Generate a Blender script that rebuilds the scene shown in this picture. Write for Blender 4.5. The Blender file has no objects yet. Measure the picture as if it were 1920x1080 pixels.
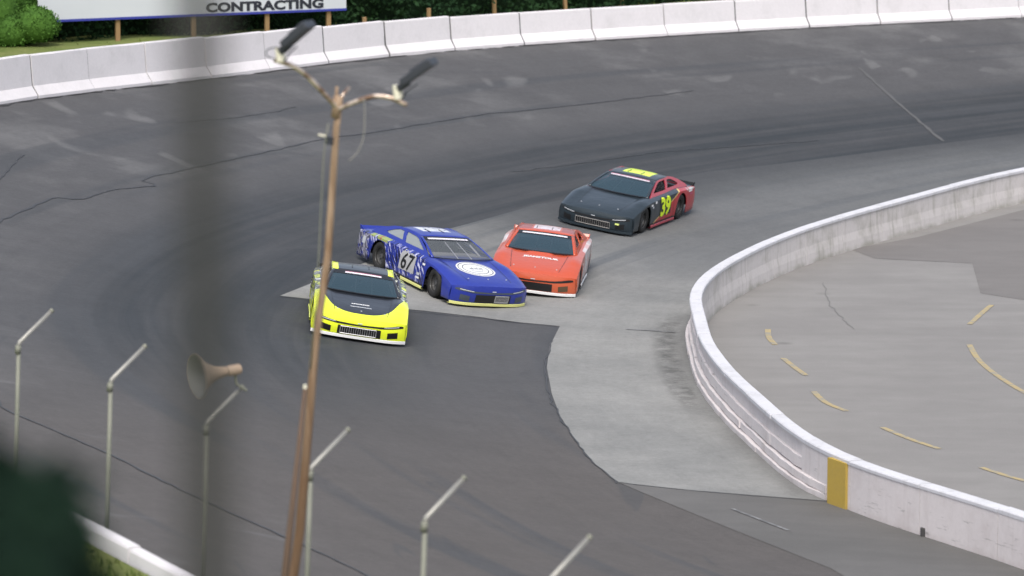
import bpy, bmesh, math, random
from mathutils import Vector, Matrix, Euler
from mathutils.bvhtree import BVHTree
from mathutils.geometry import tessellate_polygon
R = math.radians
rnd = random.Random(7)
S = bpy.context.scene
C = S.collection

# ------------------------------------------------------------------ camera
CAM_H = 16.2
cd = bpy.data.cameras.new('camera')
cam = bpy.data.objects.new('camera', cd)
C.objects.link(cam)
cam.location = (0, 0, CAM_H)
cam.rotation_euler = (R(90 - 8.584), 0, 0)
cd.sensor_width = 36.0
cd.lens = 36.0 * 8400 / 1920
cd.clip_start = 0.5
cd.clip_end = 3000
cd.dof.use_dof = True
cd.dof.focus_distance = 96.0
cd.dof.aperture_fstop = 1.45
S.camera = cam

# ------------------------------------------------------------------ sky, sun, exposure
SUN_EL, SUN_AZ = 56.0, 184.0      # azimuth the light comes from, clockwise from +Y
w = bpy.data.worlds.new('World')
S.world = w
w.use_nodes = True
wn = w.node_tree
wn.nodes.clear()
wo = wn.nodes.new('ShaderNodeOutputWorld')
wb = wn.nodes.new('ShaderNodeBackground')
sk = wn.nodes.new('ShaderNodeTexSky')
sk.sky_type = 'NISHITA'
sk.sun_disc = False
sk.sun_elevation = R(SUN_EL)
sk.sun_rotation = R(SUN_AZ)
sk.air_density = 1.0
sk.dust_density = 4.0
sk.ozone_density = 1.0
hs = wn.nodes.new('ShaderNodeHueSaturation')
hs.inputs['Saturation'].default_value = 0.62      # overcast: little blue left in the sky
wn.links.new(sk.outputs[0], hs.inputs['Color'])
wn.links.new(hs.outputs[0], wb.inputs[0])
wb.inputs[1].default_value = 0.15
wn.links.new(wb.outputs[0], wo.inputs[0])
sl = bpy.data.lights.new('sun', 'SUN')
sl.energy = 1.3
sl.angle = R(28)
sl.color = (1.0, 0.96, 0.90)
sun = bpy.data.objects.new('sun', sl)
C.objects.link(sun)
sd = Vector((math.sin(R(SUN_AZ)) * math.cos(R(SUN_EL)), math.cos(R(SUN_AZ)) * math.cos(R(SUN_EL)), math.sin(R(SUN_EL))))
sun.rotation_euler = sd.to_track_quat('Z', 'Y').to_euler()
sun.location = sd * 60 + Vector((0, 90, 0))
S.view_settings.view_transform = 'Standard'
S.view_settings.look = 'None'
S.view_settings.exposure = 0.55
S.view_settings.gamma = 1.0
S.view_settings.use_curve_mapping = False

# ------------------------------------------------------------------ node expressions
class E:
    """a scalar socket with arithmetic"""
    def __init__(s, nt, v): s.nt, s.v = nt, v
    def _m(s, op, *a, clamp=False):
        n = s.nt.nodes.new('ShaderNodeMath'); n.operation = op; n.use_clamp = clamp
        for i, x in enumerate(a):
            if isinstance(x, E): x = x.v
            if isinstance(x, (int, float)): n.inputs[i].default_value = x
            else: s.nt.links.new(x, n.inputs[i])
        return E(s.nt, n.outputs[0])
    def __add__(s, o): return s._m('ADD', s, o)
    __radd__ = __add__
    def __mul__(s, o): return s._m('MULTIPLY', s, o)
    __rmul__ = __mul__
    def __sub__(s, o): return s._m('SUBTRACT', s, o)
    def __rsub__(s, o): return s._m('SUBTRACT', o, s)
    def __neg__(s): return s._m('MULTIPLY', s, -1.0)
    def abs(s): return s._m('ABSOLUTE', s)
    def pow(s, o): return s._m('POWER', s, o)
    def sin(s): return s._m('SINE', s)
    def min(s, o): return s._m('MINIMUM', s, o)
    def max(s, o): return s._m('MAXIMUM', s, o)
    def inv(s): return s._m('SUBTRACT', 1.0, s)
    def lt(s, o): return s._m('LESS_THAN', s, o)
    def gt(s, o): return s._m('GREATER_THAN', s, o)
    def clamp(s): return s._m('ADD', s, 0.0, clamp=True)
    def step(s, a, b, smooth=True):
        n = s.nt.nodes.new('ShaderNodeMapRange')
        n.interpolation_type = 'SMOOTHSTEP' if smooth else 'LINEAR'
        s.nt.links.new(s.v, n.inputs[0])
        lo, hi = (a, b)
        n.inputs[1].default_value, n.inputs[2].default_value = min(lo, hi), max(lo, hi)
        n.inputs[3].default_value, n.inputs[4].default_value = (0, 1) if a < b else (1, 0)
        return E(s.nt, n.outputs[0])

class M:
    """material being built"""
    def __init__(s, name, col=(.5, .5, .5), rough=.6, spec=.5, metal=0, coat=0, emit=None):
        s.m = bpy.data.materials.new(name); s.m.use_nodes = True
        s.nt = s.m.node_tree; s.b = s.nt.nodes['Principled BSDF']
        s.b.inputs['Base Color'].default_value = (*col, 1)
        s.b.inputs['Roughness'].default_value = rough
        s.b.inputs['Specular IOR Level'].default_value = spec
        s.b.inputs['Metallic'].default_value = metal
        s.b.inputs['Coat Weight'].default_value = coat
        s.col = None
        s._tc = None
    def tc(s, which='Object'):
        if s._tc is None: s._tc = s.nt.nodes.new('ShaderNodeTexCoord')
        return s._tc.outputs[which]
    def xyz(s, which='Object'):
        n = s.nt.nodes.new('ShaderNodeSeparateXYZ'); s.nt.links.new(s.tc(which), n.inputs[0])
        return [E(s.nt, n.outputs[i]) for i in range(3)]
    def vec(s, a, b, c):
        n = s.nt.nodes.new('ShaderNodeCombineXYZ')
        for i, x in enumerate((a, b, c)):
            if isinstance(x, E): s.nt.links.new(x.v, n.inputs[i])
            else: n.inputs[i].default_value = x
        return n.outputs[0]
    def noise(s, vec=None, scale=1, detail=3, rough=.55, dist=0):
        n = s.nt.nodes.new('ShaderNodeTexNoise')
        s.nt.links.new(vec if vec is not None else s.tc(), n.inputs['Vector'])
        n.inputs['Scale'].default_value = scale; n.inputs['Detail'].default_value = detail
        n.inputs['Roughness'].default_value = rough; n.inputs['Distortion'].default_value = dist
        return E(s.nt, n.outputs['Fac'])
    def voro(s, vec=None, scale=1, feature='F1'):
        n = s.nt.nodes.new('ShaderNodeTexVoronoi'); n.feature = feature
        s.nt.links.new(vec if vec is not None else s.tc(), n.inputs['Vector'])
        n.inputs['Scale'].default_value = scale
        return E(s.nt, n.outputs['Distance'])
    def _c(s, c, sock):
        if isinstance(c, tuple): sock.default_value = (*c, 1)
        else: s.nt.links.new(c, sock)
    def mix(s, a, b, f):
        n = s.nt.nodes.new('ShaderNodeMix'); n.data_type = 'RGBA'
        if isinstance(f, E): s.nt.links.new(f.v, n.inputs[0])
        else: n.inputs[0].default_value = f
        s._c(a, n.inputs[6]); s._c(b, n.inputs[7])
        return n.outputs[2]
    def scale(s, c, f):
        """multiply colour c by scalar f"""
        n = s.nt.nodes.new('ShaderNodeVectorMath'); n.operation = 'SCALE'
        if isinstance(c, tuple): n.inputs[0].default_value = c
        else: s.nt.links.new(c, n.inputs[0])
        s.nt.links.new(f.v, n.inputs['Scale'])
        return n.outputs[0]
    def set(s, c): s._c(c, s.b.inputs['Base Color']); return s
    def rough(s, e): s.nt.links.new(e.v, s.b.inputs['Roughness']); return s
    def bump(s, e, strength=.3, dist=.02):
        n = s.nt.nodes.new('ShaderNodeBump'); n.inputs['Strength'].default_value = strength
        n.inputs['Distance'].default_value = dist
        s.nt.links.new(e.v, n.inputs['Height']); s.nt.links.new(n.outputs[0], s.b.inputs['Normal'])
        return s

# ------------------------------------------------------------------ object helpers
def tag(o, label=None, cat=None, group=None, kind=None):
    if label: o['label'] = label
    if cat: o['category'] = cat
    if group: o['group'] = group
    if kind: o['kind'] = kind
    return o

def empty(name, loc=(0, 0, 0), rz=0):
    o = bpy.data.objects.new(name, None); C.objects.link(o)
    o.location = loc; o.rotation_euler = (0, 0, rz); o.empty_display_size = .2
    return o

def link(name, me, parent=None, loc=None):
    o = bpy.data.objects.new(name, me); C.objects.link(o)
    if parent is not None: o.parent = parent
    if loc is not None: o.location = loc
    return o

def mesh(name, verts, faces, mat=None, parent=None, smooth=False, uvs=None):
    me = bpy.data.meshes.new(name)
    me.from_pydata([tuple(v) for v in verts], [], faces)
    if mat is not None:
        for m in (mat if isinstance(mat, (list, tuple)) else [mat]): me.materials.append(m.m if isinstance(m, M) else m)
    if uvs is not None:
        uv = me.uv_layers.new(name='UVMap')
        for l in me.loops: uv.data[l.index].uv = uvs[l.vertex_index]
    if smooth:
        for p in me.polygons: p.use_smooth = True
    me.update()
    return link(name, me, parent)

class MB:
    """mesh collector in the local frame of the thing"""
    def __init__(s): s.v, s.f = [], []
    def add(s, vs, fs):
        n = len(s.v); s.v += [Vector(v) for v in vs]; s.f += [tuple(i + n for i in f) for f in fs]; return s
    def box(s, c, d, rot=None, taper=1.0, bevel=0.0):
        bm = bmesh.new(); bmesh.ops.create_cube(bm, size=1)
        for v in bm.verts:
            k = taper if v.co.z > 0 else 1
            v.co = Vector((v.co.x * d[0] * k, v.co.y * d[1] * k, v.co.z * d[2]))
        if bevel > 0: bmesh.ops.bevel(bm, geom=bm.edges[:], offset=bevel, segments=2, affect='EDGES', profile=.6)
        m = (Matrix.Translation(c) @ (rot.to_matrix().to_4x4() if rot is not None else Matrix()))
        bm.verts.index_update()
        s.add([m @ v.co for v in bm.verts], [[v.index for v in f.verts] for f in bm.faces]); bm.free(); return s
    def tube(s, pts, r, n=10, cap=True):
        pts = [Vector(p) for p in pts]; k = len(pts)
        rr = r if isinstance(r, (list, tuple)) else [r] * k
        vs, fs = [], []
        up = None
        for i, p in enumerate(pts):
            d = (pts[min(i + 1, k - 1)] - pts[max(i - 1, 0)]).normalized()
            if up is None: up = Vector((0, 0, 1)) if abs(d.z) < .9 else Vector((1, 0, 0))
            a = d.cross(up).normalized(); b = a.cross(d).normalized(); up = b
            for j in range(n):
                t = 2 * math.pi * j / n
                vs.append(p + (a * math.cos(t) + b * math.sin(t)) * rr[i])
        for i in range(k - 1):
            for j in range(n):
                fs.append((i * n + j, i * n + (j + 1) % n, (i + 1) * n + (j + 1) % n, (i + 1) * n + j))
        if cap: fs.append(tuple(range(n - 1, -1, -1))); fs.append(tuple((k - 1) * n + j for j in range(n)))
        return s.add(vs, fs)
    def lathe(s, prof, n=24, m=None):
        """prof: (radius, height) along local z, then matrix m"""
        m = m or Matrix(); vs, fs = [], []
        for r, h in prof:
            for j in range(n):
                t = 2 * math.pi * j / n; vs.append(m @ Vector((r * math.cos(t), r * math.sin(t), h)))
        for i in range(len(prof) - 1):
            for j in range(n):
                fs.append((i * n + j, i * n + (j + 1) % n, (i + 1) * n + (j + 1) % n, (i + 1) * n + j))
        return s.add(vs, fs)
    def grid(s, P):
        """P: rows of points"""
        a, b = len(P), len(P[0]); vs = [p for r in P for p in r]
        return s.add(vs, [(i * b + j, i * b + j + 1, (i + 1) * b + j + 1, (i + 1) * b + j) for i in range(a - 1) for j in range(b - 1)])
    def build(s, name, mat, parent=None, smooth=False, thick=0, bevel=0, sub=0, angle=None, offset=-1):
        o = mesh(name, s.v, s.f, mat, parent, smooth)
        if angle is not None and smooth:
            o.data.set_sharp_from_angle(angle=R(angle))
        if thick:
            md = o.modifiers.new('thickness', 'SOLIDIFY'); md.thickness = thick; md.offset = offset
        if bevel:
            md = o.modifiers.new('bevel', 'BEVEL'); md.width = bevel; md.segments = 2; md.limit_method = 'ANGLE'; md.angle_limit = R(35)
        if sub:
            md = o.modifiers.new('smooth', 'SUBSURF'); md.levels = sub; md.render_levels = sub
        return o

def catmull(P, n):
    """sample control points (tuples) n times per span"""
    out = []; k = len(P)
    for i in range(k - 1):
        p0, p1, p2, p3 = [Vector(P[max(0, min(k - 1, j))]) for j in (i - 1, i, i + 1, i + 2)]
        for a in range(n):
            t = a / n
            out.append(.5 * ((2 * p1) + (p2 - p0) * t + (2 * p0 - 5 * p1 + 4 * p2 - p3) * t * t + (3 * p1 - p0 - 3 * p2 + p3) * t ** 3))
    out.append(Vector(P[-1])); return out

def resample(P, step):
    L = [0.0]
    for a, b in zip(P, P[1:]): L.append(L[-1] + (b - a).length)
    n = max(1, round(L[-1] / step)); out = []; j = 0
    for i in range(n + 1):
        t = L[-1] * i / n
        while j < len(L) - 2 and L[j + 1] < t: j += 1
        q = (t - L[j]) / max(1e-9, L[j + 1] - L[j]); out.append(P[j].lerp(P[j + 1], q))
    return out

# ------------------------------------------------------------------ the track: two edges and the banking between them
OUT = [(100, 198, 2.5), (62, 176.5, 2.6), (35, 160.5, 2.7), (16.7, 149.2, 2.8), (7.5, 143.2, 2.9), (-1.93, 135.4, 3.02), (-8.6, 126, 3.15),
       (-13.5, 116.3, 3.45), (-17.4, 105, 3.45), (-18.6, 93.5, 3.3), (-16, 82.5, 3.1), (-11.8, 73, 3.0), (-7.4, 63.8, 3.0),
       (-3.9, 56.4, 3.0), (.05, 48, 3.0), (5.7, 36, 2.8), (12.5, 22, 2.5)]
INN = [(84, 174, 0), (55, 155, 0), (34, 141.5, 0), (21, 132.0, 0), (14.1, 123.5, 0), (10.0, 116.7, 0), (6.95, 110.9, 0),
       (4.95, 105.3, 0), (4.1, 101, 0), (3.98, 96.5, 0), (4.07, 92.6, 0), (4.6, 87.6, 0), (5.8, 81.1, 0),
       (8.56, 75.4, 0), (12.2, 68, 0), (18.5, 55, 0), (26, 40, 0)]
NSPAN = 14
OC = catmull(OUT, NSPAN)
IC = catmull(INN, NSPAN)
def prof(u):
    if u <= 0: return 0.0
    return .05 * u / .2 if u < .2 else .05 + .95 * ((u - .2) / .8) ** 1.12
NU = 36
track_v, track_f, track_uv = [], [], []
arc = 0.0
for i in range(len(OC)):
    if i: arc += ((OC[i] + IC[i]) * .5 - (OC[i - 1] + IC[i - 1]) * .5).length
    for j in range(0, NU + 2):
        u = j / NU
        p = IC[i].lerp(OC[i], u); z = prof(min(u, 1.0)) * OC[i].z
        track_v.append(Vector((p.x, p.y, z))); track_uv.append((arc / 10, u))
NV = NU + 2
for i in range(len(OC) - 1):
    for j in range(NV - 1):
        track_f.append((i * NV + j, (i + 1) * NV + j, (i + 1) * NV + j + 1, i * NV + j + 1))
TRACK = BVHTree.FromPolygons(track_v, track_f)
def gz(x, y):
    h = TRACK.ray_cast(Vector((x, y, 50)), Vector((0, 0, -1)))
    return h[0].z if h[0] is not None else 0.0
def at(i, u):
    """point on the track: i = index along the edges (float), u = 0 inner wall .. 1 outer wall"""
    a = int(i); f = i - a; b = min(a + 1, len(OC) - 1)
    o = OC[a].lerp(OC[b], f); n = IC[a].lerp(IC[b], f); p = n.lerp(o, u)
    return Vector((p.x, p.y, prof(min(u, 1)) * o.z))
def uvof(x, y):
    p = Vector((x, y)); last = None
    for i in range(len(OC)):
        a = IC[i].to_2d(); b = OC[i].to_2d(); d = b - a; q = p - a
        c = d.x * q.y - d.y * q.x
        if last is not None and (last > 0) != (c > 0):
            f = last / (last - c); a2 = IC[i - 1].to_2d().lerp(a, f); b2 = OC[i - 1].to_2d().lerp(b, f)
            u = (p - a2).dot(b2 - a2) / (b2 - a2).length_squared
            if -.3 < u < 1.3:
                k = (i - 1) * NV
                return (track_uv[k][0] * (1 - f) + track_uv[k + NV][0] * f, u)
        last = c
    return (0, 0)

# ------------------------------------------------------------------ ground materials
def asphalt(name, light):
    m = M(name, rough=.78, spec=.35)
    uvn = m.xyz('UV'); t, u = uvn[0], uvn[1]          # t: 10 m units along the track, u: across
    warp = m.noise(m.vec(t * .9, u * 2.2, 0.0), 1.0, 3) - .5
    uu = u + warp * .10
    streak = m.noise(m.vec(t * .55, u * 38, 0.0), 1.0, 5, .62)
    fine = m.noise(m.vec(t * 2.2, u * 120, 3.0), 1.0, 3, .6)
    blot = m.noise(m.tc(), .22, 5, .6)
    grain = m.noise(m.tc(), 26, 2, .7)
    if not light:
        groove = uu.step(.22, .38) * uu.step(.68, .54)
        far = t.step(16.5, 14.0)
        wear = blot.step(.46, .66) * uu.step(.60, .80)
        c = m.mix((.074, .074, .077), (.026, .031, .036), groove * (streak.step(.05, .75)) * (.25 + far * .75))
        c = m.mix(c, (.118, .118, .120), wear * .9)
        c = m.mix(c, (.092, .083, .077), t.step(14.2, 16.0) * .85)
        lane = m.noise(m.vec(t * .35, u * 16, 7.0), 1.0, 2)
        c = m.mix(c, (.052, .056, .062), lane.step(.53, .66) * .6)
        scr = m.noise(m.vec(t * 5 + u * 9, u * 7 - t * 3.2, 1.0), 1.0, 2, .4, .6)
        scuff = scr.step(.62, .72) * uu.step(.62, .78)
        c = m.mix(c, (.16, .16, .16), scuff * .5)
        scr2 = m.noise(m.vec(t * 4 - u * 22, u * 5 + t * 1.1, 9.0), 1.0, 2, .4, .8)
        c = m.mix(c, (.055, .058, .062), scr2.step(.68, .76) * .5)
    else:
        c = m.mix((.20, .202, .195), (.25, .25, .24), blot.step(.35, .65))
        lane = m.noise(m.vec(t * .30, u * 34, 5.0), 1.0, 3)
        rub = lane.step(.47, .62) * uu.step(.05, .2) * t.step(13.2, 11.9)
        c = m.mix(c, (.095, .105, .115), rub * .85)
        c = m.mix(c, (.105, .109, .112), t.step(12.9, 11.2) * .85)
        c = m.mix(c, (.058, .061, .065), uu.step(.24, .37) * t.step(12.6, 11.3))
        sn = m.noise(m.tc(), 2.2, 5, .7); uw = u + (sn - .5) * .03
        stain = uw.step(.010, .020) * uw.step(.043, .030) * t.step(12.7, 13.3) * t.step(15.4, 14.8) * sn.step(.34, .66)
        c = m.mix(c, (.075, .075, .07), stain * .85)
        c = m.mix(c, (.13, .13, .125), uu.step(.035, .0) * blot.step(.3, .6) * .8)
    agg = m.noise(m.tc(), 7, 4, .75); mot = m.noise(m.tc(), 1.1, 4, .65); k = .81 + streak * .16 + fine * .14 + (grain - .5) * .40 + (agg - .5) * .50 + (mot - .5) * .34
    m.set(m.scale(c, k)); m.bump(grain + blot * 3, .25, .01)
    m.rough(.70 + blot * .2)
    return m
M_track = asphalt('track_asphalt', False)
M_old = asphalt('old_asphalt', True)

M_pale_scratch = M('pale_scratch', (.088, .088, .090), .85)
def flat_asphalt(name, c0, c1, seed):
    m = M(name, rough=.85, spec=.3)
    a = m.noise(m.tc(), .16, 5, .6); b = m.noise(m.tc(), 1.3, 4, .6); g = m.noise(m.tc(), 24, 2, .7)
    x, y, z = m.xyz()
    sw = m.noise(m.vec(x * .25 + y * .1, y * 1.1, seed), 1.0, 3)
    c = m.mix(c0, c1, (a * .6 + sw * .4).step(.38, .62))
    st = m.voro(m.vec(x, y, seed), .55)
    c = m.mix(c, (.09, .085, .08), st.step(.16, .02) * a.step(.45, .6) * .45)
    m.set(m.scale(c, .84 + b * .2 + (g - .5) * .24)); m.bump(g + b, .25, .01)
    return m
M_infield = flat_asphalt('infield_asphalt', (.218, .210, .202), (.25, .242, .232), 2.0)
M_dark = flat_asphalt('patched_asphalt', (.165, .156, .15), (.185, .175, .168), 5.0)
M_exit = flat_asphalt('worn_asphalt', (.112, .110, .106), (.135, .132, .128), 8.0)

M_tar = M('tar', (.028, .029, .032), .55)
M_tar.set(M_tar.mix((.022, .024, .027), (.06, .06, .062), M_tar.noise(None, 3, 3)))
M_hair = M('hairline_crack', (.062, .06, .058), .9)
M_faint = M('faint_crack', (.155, .152, .148), .9)
def paint(name, c, wear, under=(.17, .17, .165), sc=5):
    m = M(name, rough=.7); n = m.noise(None, sc, 5, .7)
    m.set(m.mix(c, under, n.step(wear, wear + .12))); return m
M_yline = paint('worn_yellow_paint', (.38, .30, .15), .46, (.27, .25, .20), 4)
M_wline = paint('worn_white_paint', (.20, .20, .20), .42, (.12, .12, .12), 2)

def grass_mat(name, a, b, d, sc=1.0):
    m = M(name, rough=.9, spec=.15)
    n1 = m.noise(None, .5 * sc, 4, .6); n2 = m.noise(None, 9 * sc, 3, .7)
    c = m.mix(a, b, n1.step(.35, .62)); c = m.mix(c, d, n2.step(.55, .75) * .5)
    m.set(m.scale(c, .7 + n2 * .6)); m.bump(n2, .6, .05); return m
M_grass = grass_mat('grass', (.12, .16, .045), (.17, .19, .065), (.24, .22, .11))
M_blade = grass_mat('grass_blades', (.12, .17, .04), (.18, .21, .07), (.28, .26, .12), 3)
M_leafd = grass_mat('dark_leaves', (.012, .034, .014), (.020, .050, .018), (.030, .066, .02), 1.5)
M_leafb = grass_mat('bright_leaves', (.042, .10, .018), (.070, .155, .026), (.03, .07, .014), 1.2)
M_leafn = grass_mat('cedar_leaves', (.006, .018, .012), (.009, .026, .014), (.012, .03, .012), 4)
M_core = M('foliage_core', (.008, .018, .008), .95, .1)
M_bark = M('bark', (.07, .055, .04), .9)

# ------------------------------------------------------------------ ground and track
g = mesh('ground', [(-1500, -900, -.6), (1500, -900, -.6), (1500, 1800, -.6), (-1500, 1800, -.6)], [(0, 1, 2, 3)], M_grass)
tag(g, kind='structure')
tr = mesh('track', track_v, track_f, M_track, smooth=True, uvs=track_uv)
tag(tr, kind='structure')

def poly_sheet(name, pts, mat, dz, parent=None, cell=.8, drape=True):
    """a flat polygon laid on the ground as its own thin sheet"""
    bm = bmesh.new()
    vs = [bm.verts.new((p[0], p[1], 0)) for p in pts]
    for t in tessellate_polygon([[Vector((p[0], p[1], 0)) for p in pts]]):
        try: bm.faces.new([vs[k] for k in t])
        except ValueError: pass
    if drape:
        for ax in (0, 1):
            lo = min(p[ax] for p in pts); hi = max(p[ax] for p in pts); c = lo + cell
            while c < hi:
                co = [0, 0, 0]; no = [0, 0, 0]; co[ax] = c; no[ax] = 1
                bmesh.ops.bisect_plane(bm, geom=bm.verts[:] + bm.edges[:] + bm.faces[:], plane_co=co, plane_no=no); c += cell
        for v in bm.verts: v.co.z = gz(v.co.x, v.co.y) + dz
    else:
        for v in bm.verts: v.co.z = dz
    bmesh.ops.recalc_face_normals(bm, faces=bm.faces)
    if sum(f.normal.z for f in bm.faces) < 0: bmesh.ops.reverse_faces(bm, faces=bm.faces)
    bm.verts.index_update()
    V = [v.co.copy() for v in bm.verts]; Fc = [[v.index for v in f.verts] for f in bm.faces]; bm.free()
    uvs = [uvof(v.x, v.y) for v in V] if drape else None
    return mesh(name, V, Fc, mat, parent, uvs=uvs)

def ribbon(name, pts, wid, mat, parent=None, dz=.012, jit=.0, step=.35, flat=None, taper=False):
    P = resample([Vector((p[0], p[1], 0)) for p in pts], step); V, F_ = [], []
    for i, p in enumerate(P):
        d = (P[min(i + 1, len(P) - 1)] - P[max(i - 1, 0)]).normalized(); n = Vector((-d.y, d.x, 0))
        off = n * (rnd.gauss(0, jit) if jit else 0); w_ = wid * (rnd.uniform(.6, 1.3) if jit else 1)
        if taper: w_ *= math.sin(math.pi * (i + .6) / (len(P) + .2)) ** .5
        for s_ in (-.5, .5):
            q = p + off + n * w_ * s_; q.z = (gz(q.x, q.y) if flat is None else flat) + dz; V.append(q)
        if i: k = 2 * i; F_.append((k - 2, k - 1, k + 1, k))
    o = mesh(name, V, F_, mat, parent)
    if o.data.polygons[0].normal.z < 0: o.data.flip_normals()
    return o

patch = [(34.3, 149), (19.3, 138.6), (11.5, 130.6), (5.51, 124.26), (3.50, 121.42), (0.56, 116.60), (-1.61, 111.66), (-3.33, 106.35), (-4.46, 102.82),
         (-5.24, 100.02), (-4.2, 100.35), (-3.15, 100.62), (-2, 101.1), (-0.73, 101.31), (1.09, 100.70), (0.83, 97.84), (0.75, 95.01), (0.83, 91.67), (0.97, 89.13), (1.30, 85.85),
         (1.62, 83.59), (1.99, 82.01), (3.36, 81.52), (4.82, 81.21), (5.80, 81.0)]
inner_back = [(p.x, p.y) for p in IC[NSPAN * 2:NSPAN * 12] ][::-1]
tag(poly_sheet('old_asphalt_apron', patch + inner_back[1:], M_old, .008), kind='structure')
lower = [(1.99, 82.01), (3.36, 81.52), (4.82, 81.21), (5.85, 80.95)] + [(p.x, p.y) for p in IC[NSPAN * 12 + 2:NSPAN * 15]] + \
        [tuple(at(NSPAN * 15 - k, .17 + .02 * math.sin(k * .3)))[:2] for k in range(0, NSPAN * 3 - 6, 3)]
tag(poly_sheet('worn_asphalt_strip', lower, M_exit, .006), kind='structure')

seam = [(5.47, 134.5), (2.19, 130.94), (-0.92, 127.43), (-3.82, 122.74), (-5.20, 120.48), (-6.47, 117.44), (-7.45, 115.11),
        (-8.27, 113.09), (-9.13, 111.17), (-9.2, 110.6), (-8.77, 110.5), (-9.4, 109.6), (-9.91, 108.70), (-10.41, 107.07), (-11.02, 106.79), (-11.37, 105.21), (-11.86, 102.82)]
seam = [Vector((p[0], p[1])) for p in seam]
seam += [at(NSPAN * k, .72).to_2d() for k in (9, 9.6, 10)] + [Vector((-9.15, 78.89)), Vector((-6.92, 75.26)), Vector((-5.11, 71.54)), Vector((-3.16, 68.04)), Vector((-2.25, 66.21)), Vector((.5, 60))]
ribbon('dark_seam', [tuple(p) for p in seam], .055, M_tar, tr, jit=.02)
for a in [[(.9, 98.6), (.7, 95), (.75, 91.7), (.95, 89.0), (1.28, 85.85), (1.6, 83.6), (1.98, 81.9)],
          [(-5.2, 99.95), (-3.1, 100.5), (-.7, 101.2), (1.05, 100.6)], [(2.0, 82.0), (3.4, 81.45), (5.8, 80.92)],
          [(-11.8, 101.5), (-12.5, 106), (-12.2, 111)], [(-9, 119), (-7.4, 121.5), (-6.0, 124.3)], [(0, 120.5), (4.2, 126.0), (9, 130.2)]]:
    ribbon('crack', a, .03, M_hair if a[0] == (-4.6, 85) else M_tar, tr, jit=.02, dz=.014)
ribbon('faded_stripe', ((10.9, 140.3), (12.8, 132.2)), .12, M_pale_scratch, tr, jit=.01)
ribbon('faded_stripe', [(2.6, 100.6), (3.7, 100.4)], .10, M_wline, tr, dz=.018)
ribbon('faded_stripe', [(4.0, 79.8), (4.9, 77.9)], .08, M_wline, tr, dz=.018)
ribbon('dark_seam', [tuple(p)[:2] for p in OC[NSPAN * 1:NSPAN * 8]], .14, M_tar, tr, jit=.035, dz=.02)  # jagged dark line along the foot of the outer wall, sharing the tar colour

# infield
inf = [(p.x, p.y) for p in IC] + [(140, 40), (160, 180)]
inf = poly_sheet('infield_ground', inf, M_infield, 0.0, drape=False)
tag(inf, kind='structure')
tag(poly_sheet('infield_patch', [(8.7, 114.0), (9.18, 112.30), (11.27, 111.55), (11.57, 111.45), (11.26, 106.46), (12.15, 105.4), (30, 100), (46, 135), (21.6, 131.0), (14.8, 122.9), (10.6, 116.2)], M_dark, .005, drape=False), kind='structure')
dash = [[(5.84, 100.96), (5.80, 99.8), (5.88, 98.80)], [(5.95, 96.97), (6.12, 95.8), (6.30, 94.75)], [(6.34, 92.69), (6.50, 91.4), (6.85, 90.40)],
        [(7.44, 88.52), (7.86, 87.3), (8.36, 86.2)], [(8.98, 84.27), (9.45, 83.3), (10.0, 82.4)], [(11.33, 104.6), (10.9, 103.1), (10.52, 101.7)],
        [(10.22, 98.8), (10.22, 96.7), (10.42, 94.6), (10.8, 92.4), (11.3, 90.8)]]
for d in dash:
    ribbon('yellow_dash', [tuple(p)[:2] for p in catmull([(a, b, 0) for a, b in d], 6)], .13, M_yline, inf, flat=0, dz=.010, step=.2)
ribbon('crack', [(7.6, 108.2), (7.5, 104.5), (7.8, 101)], .025, M_faint, inf, flat=0, dz=.008, jit=.02)

# ------------------------------------------------------------------ walls
def dirty(name, c, d, amt, rough=.75, streak=True, scuff=0):
    m = M(name, rough=rough, spec=.3)
    x, y, z = m.xyz(); a = m.noise(None, 1.2, 5, .65); b = m.noise(None, 14, 3, .6)
    s_ = m.noise(m.vec(x * 6, y * 6, z * .5), 1.0, 4, .6)
    c2 = m.mix(c, d, (a.step(.45, .75) * .6 + s_.step(.52, .72) * (.5 if streak else 0)).clamp() * amt)
    c2 = m.mix(c2, d, z.step(.16, .0) * a.step(.3, .6) * amt * .8)
    if scuff:
        sc = m.noise(m.vec(x * 1.6, y * 1.6, z * 16), 1.0, 4, .65)
        c2 = m.mix(c2, (.10, .10, .10), sc.step(.60, .70) * z.step(.72, .5) * scuff)
    m.set(m.scale(c2, .92 + b * .16)); m.bump(b + a, .2, .01); return m
M_white = dirty('white_barrier_paint', (.69, .665, .68), (.50, .49, .49), .6, streak=False)
M_pink = dirty('white_wall_paint', (.64, .60, .60), (.46, .41, .40), .6, scuff=.45)
M_cap = dirty('wall_cap_paint', (.58, .58, .61), (.38, .38, .38), .7)
M_conc = dirty('bare_concrete', (.56, .53, .52), (.30, .29, .25), .95)
M_ystripe = dirty('yellow_wall_paint', (.44, .31, .065), (.34, .26, .10), .5)
M_joint = M('joint_dark', (.05, .05, .05), .9)

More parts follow.
